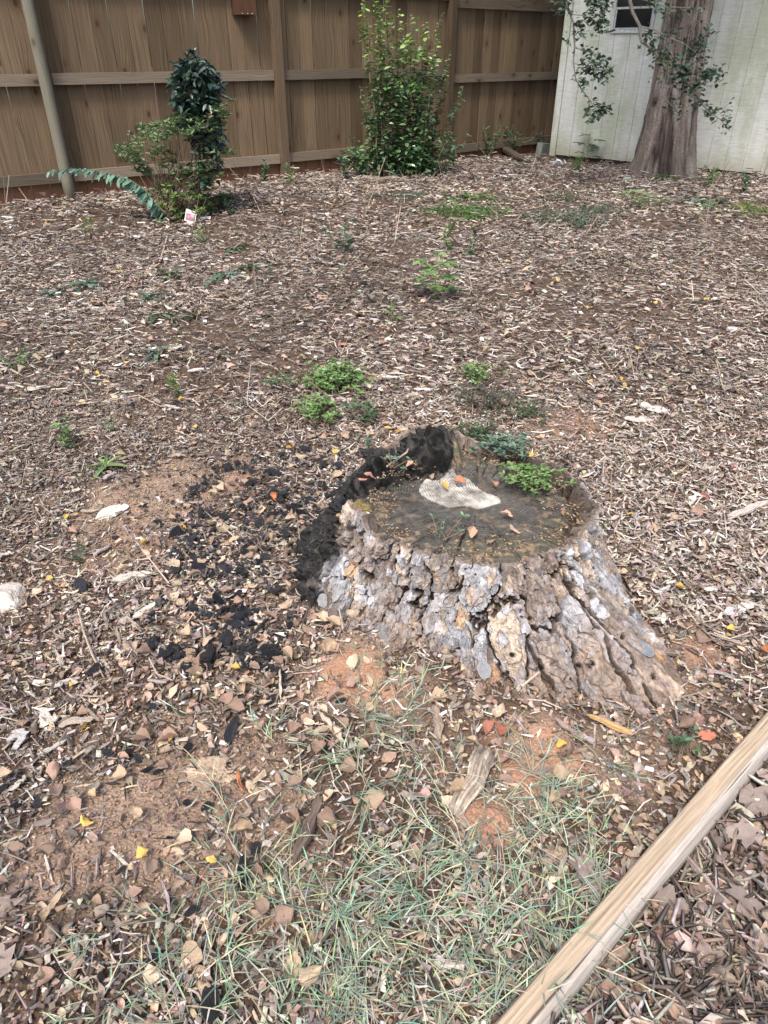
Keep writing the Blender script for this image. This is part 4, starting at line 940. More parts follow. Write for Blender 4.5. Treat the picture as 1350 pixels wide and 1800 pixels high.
n = 0
while n < 225:
    zone = random.random()
    if zone < .5: px, py = random.gauss(430, 110), random.gauss(1050, 130)
    elif zone < .62: px, py = random.uniform(560, 1000), random.uniform(1180, 1420)
    elif zone < .8: px, py = random.uniform(0, 600), random.uniform(1250, 1780)
    elif zone < .9: px, py = random.uniform(1080, 1300), random.uniform(900, 1500)
    else: px, py = random.uniform(500, 760), random.uniform(720, 830)
    if not (0 < px < 1350 and 700 < py < 1800): continue
    c = random.choices(cn, [4, 3, 2, 3])[0]; drop_leaf(px, py, random.uniform(.034, .055), c[1], c[0]); n += 1
YL = (.66, .46, .13)
for (px, py) in ((508, 793), (1105, 912), (1038, 676), (1092, 678), (1098, 684), (700, 764), (682, 762), (128, 1210), (325, 936), (150, 1290), (262, 1300), (305, 1310), (155, 1450), (252, 1513), (375, 1525), (415, 1185), (500, 1255), (210, 477), (222, 640), (172, 665), (345, 758), (320, 710), (130, 620), (1240, 530), (1035, 545), (975, 500), (940, 662), (760, 625), (1280, 1115), (1275, 1130), (530, 1495), (255, 960), (120, 920), (90, 1028), (1190, 1045), (900, 560), (1150, 540), (640, 560), (590, 505), (1120, 620), (985, 1320)):
    drop_leaf(px, py, random.uniform(.024, .034) * (1 + max(0, 900 - py) / 900), YL, 'bright yellow', grp='yellow fallen leaves')
for (px, py, nm, c) in ((425, 1390, 'glossy orange and green', (.42, .17, .08)), (1240, 1300, 'red orange', (.50, .19, .12)), (1343, 1155, 'rusty brown', (.40, .17, .08)), (880, 1300, 'pinkish red', (.5, .20, .13)), (860, 1295, 'dusty red', (.48, .22, .15)), (485, 885, 'small red', (.6, .25, .12)), (1235, 880, 'reddish brown', (.42, .2, .14)), (955, 1720, 'bright rust brown', (.42, .17, .07)), (1130, 610, 'pale orange', (.55, .3, .15))):
    drop_leaf(px, py, .05, c, nm, lab=f'{nm} fallen leaf {area(px, py)}')
# leaves lying on the cut
for (px, py, c, nm) in ((589, 792, YL, 'yellow leaf on the charred back edge of the stump'), (782, 852, YL, 'yellow leaf on the white rotten patch of the stump top'), (808, 846, (.45, .20, .11), 'red brown leaf on the white patch of the stump top'), (720, 816, (.6, .36, .25), 'peach coloured leaf on the black char of the stump'), (682, 804, (.55, .34, .25), 'pinkish leaf near the burnt crest of the stump'), (748, 782, (.5, .32, .24), 'pale pink leaf on the burnt crest of the stump'), (830, 936, (.55, .36, .24), 'tan leaf near the front of the stump top'), (862, 950, (.45, .28, .2), 'crumpled brown leaf at the front of the stump top'), (713, 962, (.6, .42, .2), 'ochre leaf at the front left rim of the stump'), (812, 938, (.42, .26, .19), 'dark tan leaf in the middle of the stump top'), (890, 905, (.5, .3, .24), 'pink brown leaf among twigs on the stump top'), (990, 898, (.45, .27, .21), 'reddish leaf near the right side of the stump top'), (996, 901, YL, 'small yellow leaf by the reddish one on the stump top'), (868, 850, (.45, .22, .17), 'dusty red leaf beside the green clump on the stump'), (936, 800, (.75, .55, .15), 'upright yellow leaf at the back rim of the stump'), (760, 836, (.5, .36, .26), 'curled leaf on the char by the white patch'), (650, 838, (.55, .3, .24), 'pink leaf in the burnt hollow of the stump'), (638, 842, (.5, .22, .17), 'red leaf in the burnt hollow of the stump'), (600, 905, (.5, .34, .2), 'tan leaf beside the raised bark at the left'), (940, 860, (.4, .3, .22), 'dull brown leaf at the edge of the green clump'), (905, 930, (.5, .38, .28), 'pale bit of leaf on the right of the stump top')):
    drop_leaf(px, py, random.uniform(.032, .042), c, nm, .325 + random.uniform(0, .006), random.choice([LM[0], LM[1], LM[4]]), 'leaves lying on the stump', nm)
# broad grey brown leaves in the lower right
for (px, py, s) in ((1325, 1425, .09), (1300, 1480, .085), (1255, 1505, .09), (1330, 1540, .075), (1340, 1690, .08), (1240, 1600, .08), (1170, 1600, .08), (1020, 1545, .07), (8, 1700, .06), (15, 1600, .05), (1300, 1600, .08), (1245, 1700, .07), (1180, 1760, .08), (880, 1545, .06)):
    drop_leaf(px, py, s, (.29, .235, .21), ('large' if s > .075 else 'medium') + ' grey brown ' + ('flat' if px > 1250 else 'curling') + ' lobed', me=random.choice(LOB), grp='large lobed leaves')

def chunk_mesh(name, seed, mat, flat=.6, ns=18, sharp=.5):
    a = np.linspace(0, 2 * np.pi, ns, endpoint=False); b = np.linspace(-np.pi / 2, np.pi / 2, ns // 2 + 1)
    A_, B_ = np.meshgrid(a, b, indexing='ij'); x = np.cos(A_) * np.cos(B_); y = np.sin(A_) * np.cos(B_); z = np.sin(B_)
    P = np.stack([x, y, z], -1); rg = np.random.default_rng(seed); d = np.full(x.shape, 1.0)
    for k in range(9):                                 # planes cut the lump into facets
        v = rg.normal(size=3); v /= np.linalg.norm(v); h_ = rg.uniform(.45, .8); dot = (P * v).sum(-1); d = np.minimum(d, np.where(dot > .05, h_ / np.maximum(dot, .05), 9))
    P = P * (d * (1 + .10 * (vnoise(x * 5 + seed, y * 5 + z * 7, seed) - .5)))[..., None] * np.array([.5, .42, .5 * flat]) * 1.25
    i = np.arange(A_.size).reshape(A_.shape); n = np.roll(i, -1, 0)
    qq = np.stack([i[:, :-1], n[:, :-1], n[:, 1:], i[:, 1:]], -1).reshape(-1, 4)
    return raw_mesh(name, P.reshape(-1, 3), None, qq, None, False, mat)
CHM = [chunk_mesh('charcoal', 700 + k, M['char_obj'], random.uniform(.35, .7)) for k in range(12)]
def put_char(px, py, s, lab=None, el=1.):
    p = atv(px, py)
    if not offstump(np.array([p.x]), np.array([p.y]), 0.)[0]: return
    g_ = random.uniform(.014, .05)
    o = link('charcoal', random.choice(CHM), None, p + Vector((0, 0, s * .2 + .014)), (random.gauss(0, .3), random.gauss(0, .3), random.uniform(0, 6.28)), (g_, g_ * 1.06, g_ * 1.25))
    o.scale = (s * el, s * random.uniform(.6, .9), s * random.uniform(.5, .9))
    wd_ = 'tiny' if s < .024 else 'small' if s < .032 else 'thumb sized' if s < .042 else 'larger'
    pl = ('at the upper end' if py < 880 else 'in the upper middle' if py < 980 else 'in the lower middle' if py < 1080 else 'at the lower end') + ' of the dark spread' + (', stump side' if px > 440 else ', outer side') if 250 < px < 620 and 780 < py < 1270 else ('on the soil at the lower left' if py > 1000 else area(px, py))
    tag(o, lab or f'{wd_} black charcoal chunk {pl}', 'charcoal', 'charcoal chunks')
poly = [(330, 845), (470, 800), (600, 790), (610, 850), (540, 950), (525, 1080), (470, 1180), (330, 1190), (250, 1130), (300, 990), (310, 900)]
PX = np.array(poly, float); n = 0
while n < 190:
    px, py = random.uniform(240, 620), random.uniform(785, 1200)
    if not inpoly(np.array([px]), np.array([py]), poly)[0]: continue
    if vnoise(px / 45, py / 32, 81) < .38: continue
    put_char(px, py, random.choice([.02, .028, .038, .05]) * random.uniform(.8, 1.2)); n += 1
for (px, py) in ((485, 1185), (492, 1215), (478, 1240), (500, 1200), (300, 1255), (270, 1250), (408, 1295), (385, 1330), (330, 1325), (262, 1362), (278, 1365), (155, 1340), (228, 1330), (245, 1345), (8, 1395), (32, 1425), (365, 1425), (332, 1418), (215, 1540), (430, 1545), (338, 1610), (180, 1725), (80, 1715), (272, 1690), (190, 1330), (120, 1350), (243, 862), (247, 897), (256, 895), (205, 952), (278, 925), (320, 945), (1215, 955), (1200, 980), (1230, 1020), (1195, 1005), (925, 690), (770, 712), (260, 780), (340, 765), (70, 1420), (300, 1480), (450, 1500), (600, 1240), (470, 755), (490, 790), (505, 770), (540, 785), (450, 835), (1210, 975), (560, 775), (575, 800)):
    put_char(px, py, random.uniform(.02, .034))
put_char(145, 1040, .062, 'largest charcoal lump lying alone among leaves at the left'); put_char(168, 1187, .052, 'bluish charcoal lump lying in leaves lower left of the spread')
put_char(395, 915, .055, 'ash coated charcoal lump at the top of the spread'); put_char(405, 1295, .05, 'long charcoal stick at the lower end of the spread', 1.7); put_char(365, 1160, .07, 'long dark charred stick in the charcoal spread', 1.9)
put_char(430, 1550, .05, 'charcoal lump just above the grass patch', 1.3); put_char(375, 1770, .06, 'wide charcoal lump under the grass at the lower left', 1.3)
# fine charcoal
mb = MB(); n = 2600; px = rng.uniform(240, 640, n); py = rng.uniform(780, 1230, n); k = inpoly(px, py, poly) & (vnoise(px / 45, py / 32, 81) > .35)
px, py = px[k], py[k]; x, y, z = at(px, py); k = offstump(x, y, 0.); x, y, z = x[k], y[k], z[k]; n = len(x)
add_scatter(mb, CHIP, np.stack([x, y, z + rng.uniform(.010, .024, n)], 1), rng.uniform(0, 6.28, n), rng.normal(size=n) * .5, rng.normal(size=n) * .5, np.stack([rng.uniform(.006, .022, n), rng.uniform(.005, .015, n), rng.uniform(.003, .009, n)], 1), pick([(.016, .016, .018), (.03, .03, .034), (.05, .05, .055)], n))
o = mb.build('charcoal_debris', M['charwood']); tag(o, 'fine black charcoal crumbs spread on the ground left of the stump', 'charcoal', kind='stuff')

# splinters, bark strips, wood chunks
def splinter_mesh(name, seed, mat, w_=.22, th=.1):
    k = 9; xs = np.linspace(0, 1, k); V = []; rg = np.random.default_rng(seed)
    wd = np.interp(xs, [0, .15, .8, 1], [.25, 1, .85, .12]) * w_ * (1 + .25 * rg.normal(size=k)); yc = .05 * np.cumsum(rg.normal(size=k)) * w_ * 3; zc_ = .05 * np.sin(xs * 3 + seed)
    for i in range(k):
        for (yy, zz) in ((-.5, 0), (-.45, th), (-.12, th * 1.25), (.12, th * 1.0), (.45, th * 1.15), (.5, 0)): V.append((xs[i] - .5, yc[i] + yy * wd[i], zc_[i] + zz * (.4 + wd[i] / w_ * .6) * rg.uniform(.8, 1.2)))
    q_ = [(i * 6 + j, (i + 1) * 6 + j, (i + 1) * 6 + (j + 1) % 6, i * 6 + (j + 1) % 6) for i in range(k - 1) for j in range(6)]
    t_ = [(0, j, j + 1) for j in range(1, 5)] + [((k - 1) * 6, (k - 1) * 6 + j + 1, (k - 1) * 6 + j) for j in range(1, 5)]
    return raw_mesh(name, V, t_, q_, None, False, mat)
SPM = [splinter_mesh('wood_splinter', 800 + k, M['wood_obj'], random.choice([.12, .2, .3]), .05) for k in range(8)]
def put_spl(px, py, s, ang_, col, lab, w_=1., name='wood_splinter', cat='wood piece', grp=None):
    p = atv(px, py); o = link(name, random.choice(SPM), None, p + Vector((0, 0, .018)), (random.gauss(0, .1), random.gauss(0, .05), R(ang_)), col); o.scale = (s, s * w_, s)
    tag(o, lab, cat, grp); return o
PW, GW, BW = (.50, .465, .41), (.44, .42, .41), (.30, .21, .15)
put_spl(68, 687, .13, 10, PW, 'pale flat wood splinter at the left edge of the mulch, lower one', 1.4); put_spl(150, 541, .13, 15, PW, 'long whitish splinter pointing right near the grey bark chunk', .8)
put_spl(350, 655, .12, 5, (.56, .54, .50), 'isolated white splinter out on the mulch left of centre', .9); put_spl(310, 722, .11, -8, GW, 'short grey wood splinter behind the bare soil patch', 1.1)
put_spl(455, 696, .07, 5, PW, 'small white wood chip left of the green weed patch', 2.); put_spl(236, 1022, .14, 22, PW, 'pale frayed splinter above the charcoal at the left', .6)
put_spl(260, 1080, .11, 60, (.6, .55, .48), 'forked white root fibre lying left of the charcoal', .6); put_spl(495, 1210, .12, 98, (.62, .55, .46), 'narrow pale stick standing out right below the charcoal', .45)
put_spl(85, 1272, .085, -50, (.50, .47, .42), 'chunky pale wood block at the lower left', 2.2); put_spl(28, 1310, .06, -40, GW, 'small grey wood chip at the lower left edge', 2.); put_spl(95, 1322, .07, 40, PW, 'white frayed chip beside the lower left pebbles', 1.)
put_spl(30, 1385, .04, 60, PW, 'tiny white chip near the left frame edge', 2.); put_spl(548, 1440, .26, 80, (.17, .13, .105), 'long dark charred edged bark strip beside the grass', .75, 'bark_strip'); put_spl(585, 1285, .13, 125, (.55, .46, .36), 'pale curled bark strip above the grass patch', .9, 'bark_strip')
put_spl(762, 1265, .17, 96, (.36, .28, .22), 'greyish brown bark strip leaning down from the stump front', 1.2, 'bark_strip'); put_spl(1150, 725, .14, -20, (.58, .56, .52), 'white fluffy bark fibre piece right of the stump', 1.5); put_spl(1125, 745, .16, 10, (.58, .53, .48), 'pale grey torn bark strip right of the stump', .8)
put_spl(740, 690, .11, 160, (.74, .72, .68), 'white papery strip right of the weed patch', .7); put_spl(690, 668, .13, 15, (.72, .70, .66), 'white flat chip just right of the weed patch', .8); put_spl(1296, 1078, .11, 20, (.58, .57, .57), 'pale grey wood chip near the right edge', 1.8)
put_spl(1215, 885, .10, 60, (.66, .62, .56), 'short whitish wood block right of the stump', 1.2); put_spl(1230, 878, .08, -45, (.6, .58, .56), 'grey chip leaning on the whitish wood block', 1.4); put_spl(1310, 900, .20, 25, (.5, .44, .4), 'long fibrous bark strip along the right edge', .8, 'bark_strip')
put_spl(1260, 530, .10, 25, (.76, .74, .7), 'white triangular chip far out on the right mulch', 1.6); put_spl(920, 485, .14, 40, (.55, .47, .38), 'slender tan chip on the open mulch right of centre', .6); put_spl(160, 905, .07, 10, (.42, .36, .30), 'grey stick by the bare soil at the left', .8)
put_spl(830, 648, .13, 10, (.5, .42, .34), 'tan stick lying flat above the clover clump', .5); put_spl(1340, 1500, .14, 120, (.5, .38, .25), 'tan bark piece at the right edge beyond the timber', 1.6, 'bark_strip'); put_spl(1245, 1570, .18, 115, (.33, .27, .24), 'long dark bark strip slanting beyond the timber', .5, 'bark_strip')
put_spl(1320, 1600, .12, 100, (.48, .42, .36), 'pale torn bark piece beyond the timber', 1.5, 'bark_strip'); put_spl(1130, 1640, .11, 80, (.50, .43, .38), 'thin upright looking bark strip below the timber', .4, 'bark_strip'); put_spl(1000, 1290, .09, 140, (.32, .25, .22), 'purplish brown bark sliver at the foot of the roots', .9, 'bark_strip')
put_spl(1070, 1280, .12, 145, (.52, .34, .16), 'orange tan bark sliver on the right root', .6, 'bark_strip')
for k in range(150):
    z_ = random.random(); px, py = (random.uniform(1050, 1350), random.uniform(600, 1250)) if z_ < .5 else ((random.uniform(0, 330), random.uniform(560, 1300)) if z_ < .8 else (random.uniform(980, 1350), random.uniform(1500, 1800)))
    p = atv(px, py)
    if not offstump(np.array([p.x]), np.array([p.y]), .02)[0] or not timfree(np.array([p.x]), np.array([p.y]))[0][0]: continue
    bc, bn = random.choice([((.45, .385, .315), 'tan'), ((.52, .485, .43), 'pale'), ((.34, .27, .215), 'brown'), ((.40, .36, .335), 'grey')]); bw = random.uniform(.4, 1.1)
    put_spl(px, py, random.uniform(.045, .09), random.uniform(0, 180), bc, f"loose {'thin' if bw < .7 else 'broad'} {bn} bark strip {area(px, py)}", bw, 'bark_strip', 'bark strip', 'loose bark strips')
# big far chips
for (px, py) in ((180, 548),): 
    o = put_spl(px, py, .19, -5, (.27, .24, .22), 'flat grey bark slab on the mulch at the left', 2.0, 'bark_slab')
# root piece in front
rp = atv(828, 1388)
mb = MB(); pts = [atv(852, 1338) + Vector((0, 0, .035)), atv(842, 1362) + Vector((0, 0, .042)), atv(834, 1392) + Vector((0, 0, .034)), atv(812, 1415) + Vector((0, 0, .022)), atv(797, 1440) + Vector((0, 0, .012))]
V = []; C_ = []; k2 = 26; n2 = 36
for i in range(k2):
    t_ = i / (k2 - 1) * 4; a0 = min(int(t_), 3); p = pts[a0].lerp(pts[a0 + 1], t_ - a0) - rp
    dd = (pts[-1] - pts[0]).normalized(); sx_ = dd.cross(Vector((0, 0, 1))).normalized(); ux_ = sx_.cross(dd); rad_ = float(np.interp(t_, [0, .4, 2, 3.7, 4], [.021, .021, .019, .017, .006]))
    for j in range(n2):
        an = 2 * math.pi * j / n2; g0 = float(vnoise(an * 3.2, t_ * .5, 901)); g1 = float(vnoise(an * 7, t_ * 1.1, 902)); rr0 = rad_ * (.72 + .5 * g0 + .22 * g1 + .12 * random.random())
        V.append(p + sx_ * math.cos(an) * rr0 + ux_ * math.sin(an) * rr0); k0 = .45 + .7 * g0 * g1 * 1.8; k0 *= float(np.interp(t_, [0, 1.2], [.45, .85])); C_.append((.54 * k0, .46 * k0, .375 * k0))
q_ = [(i * n2 + j, i * n2 + (j + 1) % n2, (i + 1) * n2 + (j + 1) % n2, (i + 1) * n2 + j) for i in range(k2 - 1) for j in range(n2)]
me = raw_mesh('root_piece', [tuple(v) for v in V], None, q_, np.array(C_), False, M['bark'])
o = link('root_piece', me, None, rp); tag(o, 'thick pale weathered root stub on the orange clay below the stump', 'root')
# rocks
RK = [chunk_mesh('rock', 900 + k, M['rock_obj'], .6, 24) for k in range(4)]
def rock(px, py, s, col, lab, sz=1., el=1., rz=0, nm='rock'):
    p = atv(px, py); o = link(nm, RK[hash_i(px) % 4], None, p + Vector((0, 0, s * .12)), (.1, .05, R(rz)), col); o.scale = (s * el, s, s * sz); tag(o, lab, 'stone' if nm == 'rock' else 'clod')
def hash_i(v): return int(v * 7) % 97
rock(5, 1060, .15, (.56, .51, .45), 'big pale grey rock cut by the left edge', .7, 1.2); rock(196, 905, .075, (.68, .64, .56), 'elongated white stone sunk in the bare soil at the left', .5, 1.6, 48)
o = lump('soil_clod', tuple(atv(372, 1360) + Vector((0, 0, .004))), .055, .035, .022, M['bark'], (.44, .34, .25), 777, None, 60, .7); tag(o, 'crumbly tan clod of soil at the lower left', 'clod'); rock(358, 1362, .024, (.48, .50, .54), 'small bluish grey pebble on the tan clod', .8); rock(385, 1485, .026, (.62, .52, .42), 'small cream pebble on the lower left soil', .8)
rock(645, 1160, .03, (.55, .42, .3), 'tan pebble on the orange clay below the bark', .8); rock(85, 555, .045, (.55, .6, .62), 'pale bluish stone on the far left mulch', .8); rock(210, 532, .035, (.8, .8, .78), 'small white stone beside the grey bark slab', .8)
rock(1288, 580, .06, (.50, .50, .52), 'light grey stone far right on the mulch', .7); rock(1030, 595, .07, (.38, .36, .34), 'dull grey flat stone far out on the right mulch', .5); rock(895, 708, .05, (.56, .48, .38), 'cream stone behind the stump', .6)
rock(1205, 1250, .05, (.17, .16, .15), 'dark grey flat stone at the foot of the right root', .4, 1.3)

# plant tag
tg = atv(347, 386); pt = empty('plant_tag', tuple(atv(347, 386) + Vector((-.03, -.16, .01))), 'small white plant tag with a pink flower picture at the azalea foot', 'plant tag', rz=.15)
mb = MB(); mb.box(-.045, .045, 0, .001, 0, .125, (.82, .82, .80)); mb.box(-.02, .02, .0012, .0022, -.05, .02, (.8, .8, .78)); mb.build('card', M['stem'], pt, rot=(-.85, .35, .1))
mb = MB(); mb.box(-.038, .038, -.0012, -.0004, .012, .085, (.22, .20, .20)); mb.build('picture', M['stem'], pt, rot=(-.85, .35, .1))
for k, (fx, fz, r_, c) in enumerate(((.0, .055, .026, (.62, .14, .25)), (.014, .07, .016, (.75, .40, .48)), (-.018, .05, .014, (.70, .28, .38)), (-.02, .105, .008, (.68, .35, .42)))):
    mb = MB(); a = np.linspace(0, 2 * np.pi, 16, endpoint=False); rr2 = r_ * (1 + .22 * np.cos(a * 5)); v = [(fx, -.0016 - k * .0003, fz)] + [(fx + rr2[i] * math.cos(a[i]), -.0016 - k * .0003, fz + rr2[i] * math.sin(a[i])) for i in range(16)]
    mb.add(v, [(0, 1 + i, 1 + (i + 1) % 16) for i in range(16)], c); mb.build('printed_flower', M['stem'], pt, rot=(-.85, .35, .1))
mb = MB(); mb.box(0, .09, 0, .001, 0, .05, (.8, .8, .78)); o = mb.build('paper_scrap', M['stem'], None, loc=tuple(atv(352, 388) + Vector((0, 0, .02))), rot=(-1.3, .1, .1)); tag(o, 'torn white paper scrap lying flat beside the plant tag', 'paper')
# concrete block and bits in the corner
bl = atv(962, 277); mb = MB(); mb.box(-.10, .10, -.05, .05, 0, .22, (.23, .25, .24)); o = mb.build('concrete_block', M['rock_obj'], None, loc=(bl.x - .03, bl.y + .25, .2), rot=(.06, .12, .7)); o.color = (.22, .24, .235, 1); tag(o, 'mossy grey concrete block leaning at the shed corner by the fence', 'block')
for (px, py, s, l) in ((980, 294, .10, 'crumpled white paper scrap on the mulch before the shed corner'), (994, 292, .08, 'smaller white paper scrap beside the first near the shed'), (970, 292, .05, 'tiny white scrap left of the paper near the shed')):
    p = atv(px, py); o = link('paper_scrap', LM[3], None, p + Vector((0, 0, .03)), (.2, .1, px), (.8, .8, .8)); o.scale = (s * 1.3, s * 1.3, s); tag(o, l, 'paper')
mb = MB(); c0 = atv(885, 278); pts = [atv(*p) + Vector((0, 0, h_)) for p, h_ in (((868, 266), .08), ((890, 276), .08), ((905, 284), .07), ((928, 292), .05))]
mb.tube([p - c0 for p in pts], [.03, .045, .045, .02], 8, (.12, .09, .075)); mb.tube([pts[1] - c0, atv(912, 268) + Vector((0, 0, .1)) - c0, atv(935, 268) + Vector((0, 0, .16)) - c0], [.03, .02, .01], 6, (.11, .08, .07))
o = mb.build('dead_branch', M['bark'], None, loc=tuple(c0)); tag(o, 'thick dark dead branch lying in front of the fence corner', 'branch')
mb = MB(); c0 = atv(665, 318); pts = [atv(*p) + Vector((0, 0, .02)) for p in ((640, 316), (665, 321), (690, 318), (720, 322))]; mb.tube([p - c0 for p in pts], [.03, .03, .035, .015], 8, (.26, .22, .18)); o = mb.build('dead_branch', M['bark'], None, loc=tuple(c0)); tag(o, 'pale grey root lying at the foot of the privet bush', 'branch')
for (pl, lab) in (([(295, 420), (288, 445), (280, 470), (262, 482)], 'thin bent twig standing on the mulch near a small weed'), ([(292, 448), (330, 440), (345, 437)], 'short straight twig beside the bent twig on the mulch'), ([(145, 717), (190, 712), (245, 702), (285, 722)], 'long curved twig lying left of the bare soil'), ([(338, 1085), (360, 1110), (362, 1140), (345, 1175)], 'pale curled root twig in the charcoal spread'), ([(140, 1080), (150, 1120), (165, 1160), (185, 1200)], 'brown bent twig crossing the left leaf litter'), ([(1130, 740), (1160, 770), (1172, 800)], 'grey twig right of the stump'), ([(1285, 840), (1310, 880), (1345, 900)], 'thick grey twig at the right edge'), ([(655, 690), (690, 685), (705, 672)], 'brown twig beside the weed patch'), ([(680, 820), (715, 795), (722, 780)], 'pale twig lying over the charred stump edge')):
    zz = .33 if pl[0] == (680, 820) else None
    pts = [(atz(a, b, zz) if zz else atv(a, b) + Vector((0, 0, .022))) for a, b in pl]; c0 = pts[0].copy(); mb = MB(); d_ = (pts[0] - Vector((0, 0, CAM_H))).length
    mb.tube([p - c0 for p in pts], [.0022 * d_ ** .5] * (len(pts) - 1) + [.001 * d_ ** .5], 5, (.42, .34, .27)); o = mb.build('twig', M['stem'], None, loc=tuple(c0)); tag(o, lab, 'twig')

# ------------------------------------------------------------------ weeds
G1 = [(.12, .215, .065), (.155, .265, .085), (.09, .17, .055), (.20, .30, .12)]; G2 = [(.07, .125, .06), (.095, .165, .08), (.055, .10, .05)]; G3 = [(.095, .165, .115), (.13, .21, .15), (.075, .13, .09)]
def weed(px, py, h, kind, pal_, lab, z=None, nst=None):
    p = atz(px, py, z) if z else atv(px, py); r_ = empty('weed', tuple(p), lab, 'weed'); sm, lm = MB(), MB(); r_.name = 'weed'
    if kind == 'rosette':
        n = 9; a = np.arange(n) * 2.4; s = h * rng.uniform(.8, 1.2, n)
        add_scatter(lm, LEAF, np.zeros((n, 3)) + [0, 0, .01], a, rng.uniform(.25, .9, n), rng.normal(size=n) * .3, np.stack([s, s * .22, s], 1), pick(pal_, n), np.full(n, -.35) * s / .05)
        sm.tube([(0, 0, -.01), (0, 0, .02)], .004, 5, STEMC)
    elif kind == 'sprig':
        for k in range(nst or 4):
            e = Vector((random.gauss(0, h * .28), random.gauss(0, h * .28), h * random.uniform(.6, 1.05))); pts = curve((0, 0, -.01), e, 5, 0, h * .02)
            sm.tube(pts, [h * .012, h * .01, h * .008, h * .006, h * .004], 4, (.14, .17, .08)); leaf_run(lm, pts, 14, h * .26, pal_, None, LEAF, .36, jit=.004, pitch=(.0, .8))
            whorl(lm, e, 5, h * .22, pal_, .34, .7)
    elif kind == 'patch':
        R_ = h
        for k in range(nst or 40):
            b_ = Vector((random.gauss(0, R_ * .45), random.gauss(0, R_ * .5), 0)); b_.z = float(GZ(p.x + b_.x, p.y + b_.y)) - p.z if z is None else 0
            e = b_ + Vector((random.gauss(0, .03), random.gauss(0, .03), random.uniform(.03, .09) * (.5 if z else 1))); sm.tube([b_, e], .0012, 4, (.20, .16, .10))
            whorl(lm, e, random.choice([4, 5, 6]), random.uniform(.018, .034) * (.72 if z or R_ < .04 else 1), pal_, .5, .25)
    elif kind == 'fine':
        for k in range(nst or 60):
            b_ = Vector((random.gauss(0, h * .5), random.gauss(0, h * .35), 0)); b_.z = float(GZ(p.x + b_.x, p.y + b_.y)) - p.z
            e = b_ + Vector((random.gauss(0, .04), random.gauss(0, .04), random.uniform(.03, .10))); sm.tube([b_, e], .0014, 4, (.16, .12, .09)); leaf_run(lm, [b_, e], 12, .018, pal_, None, LEAF, .5, jit=.008)
    elif kind == 'blade':
        n = nst or 60; b_ = np.stack([rng.normal(size=n) * h * .7, rng.normal(size=n) * h * .45, np.zeros(n)], 1); b_[:, 2] = GZ(p.x + b_[:, 0], p.y + b_[:, 1]) - p.z; s = rng.uniform(.06, .16, n)
        add_scatter(lm, LANCE, b_, rng.uniform(0, 6.28, n), rng.uniform(.5, 1.3, n), rng.normal(size=n) * .3, np.stack([s, s * .09, s], 1), pick(pal_, n), -rng.uniform(.1, .5, n) * s / .05)
        sm.tube([(0, 0, -.01), (0, 0, .03)], .003, 4, (.14, .17, .08))
    elif kind == 'maple':
        for k in range(nst or 9):
            a = k * 2.4; hh_ = h * (.25 + .75 * k / (nst or 9)); e = Vector((math.cos(a) * h * .3, math.sin(a) * h * .3, hh_)); sm.tube([(0, 0, hh_ * .8), e], .0025, 4, (.2, .3, .1))
            mb_ = MB(); s_ = h * random.uniform(.24, .34)
            for q_, l_ in ((-1.9, .6), (-.95, .9), (0, 1.1), (.95, .9), (1.9, .6)):
                c_ = pick(pal_, 1); add_scatter(mb_, LEAF, [tuple(e)], np.array([a + q_]), np.array([-.1 + random.gauss(0, .1)]), np.array([random.gauss(0, .1)]), [[s_ * l_, s_ * .55, s_ * .6]], c_)
            mb_.build('leaf', M['green'], r_)
        sm.tube([(0, 0, -.01), (0, 0, h)], [.005, .003], 5, (.16, .24, .09))
    if sm.n: sm.build('stems', M['stem'], r_)['kind'] = 'stuff'
    if lm.n: lm.build('leaves', M['green'], r_)['kind'] = 'stuff'
    return r_
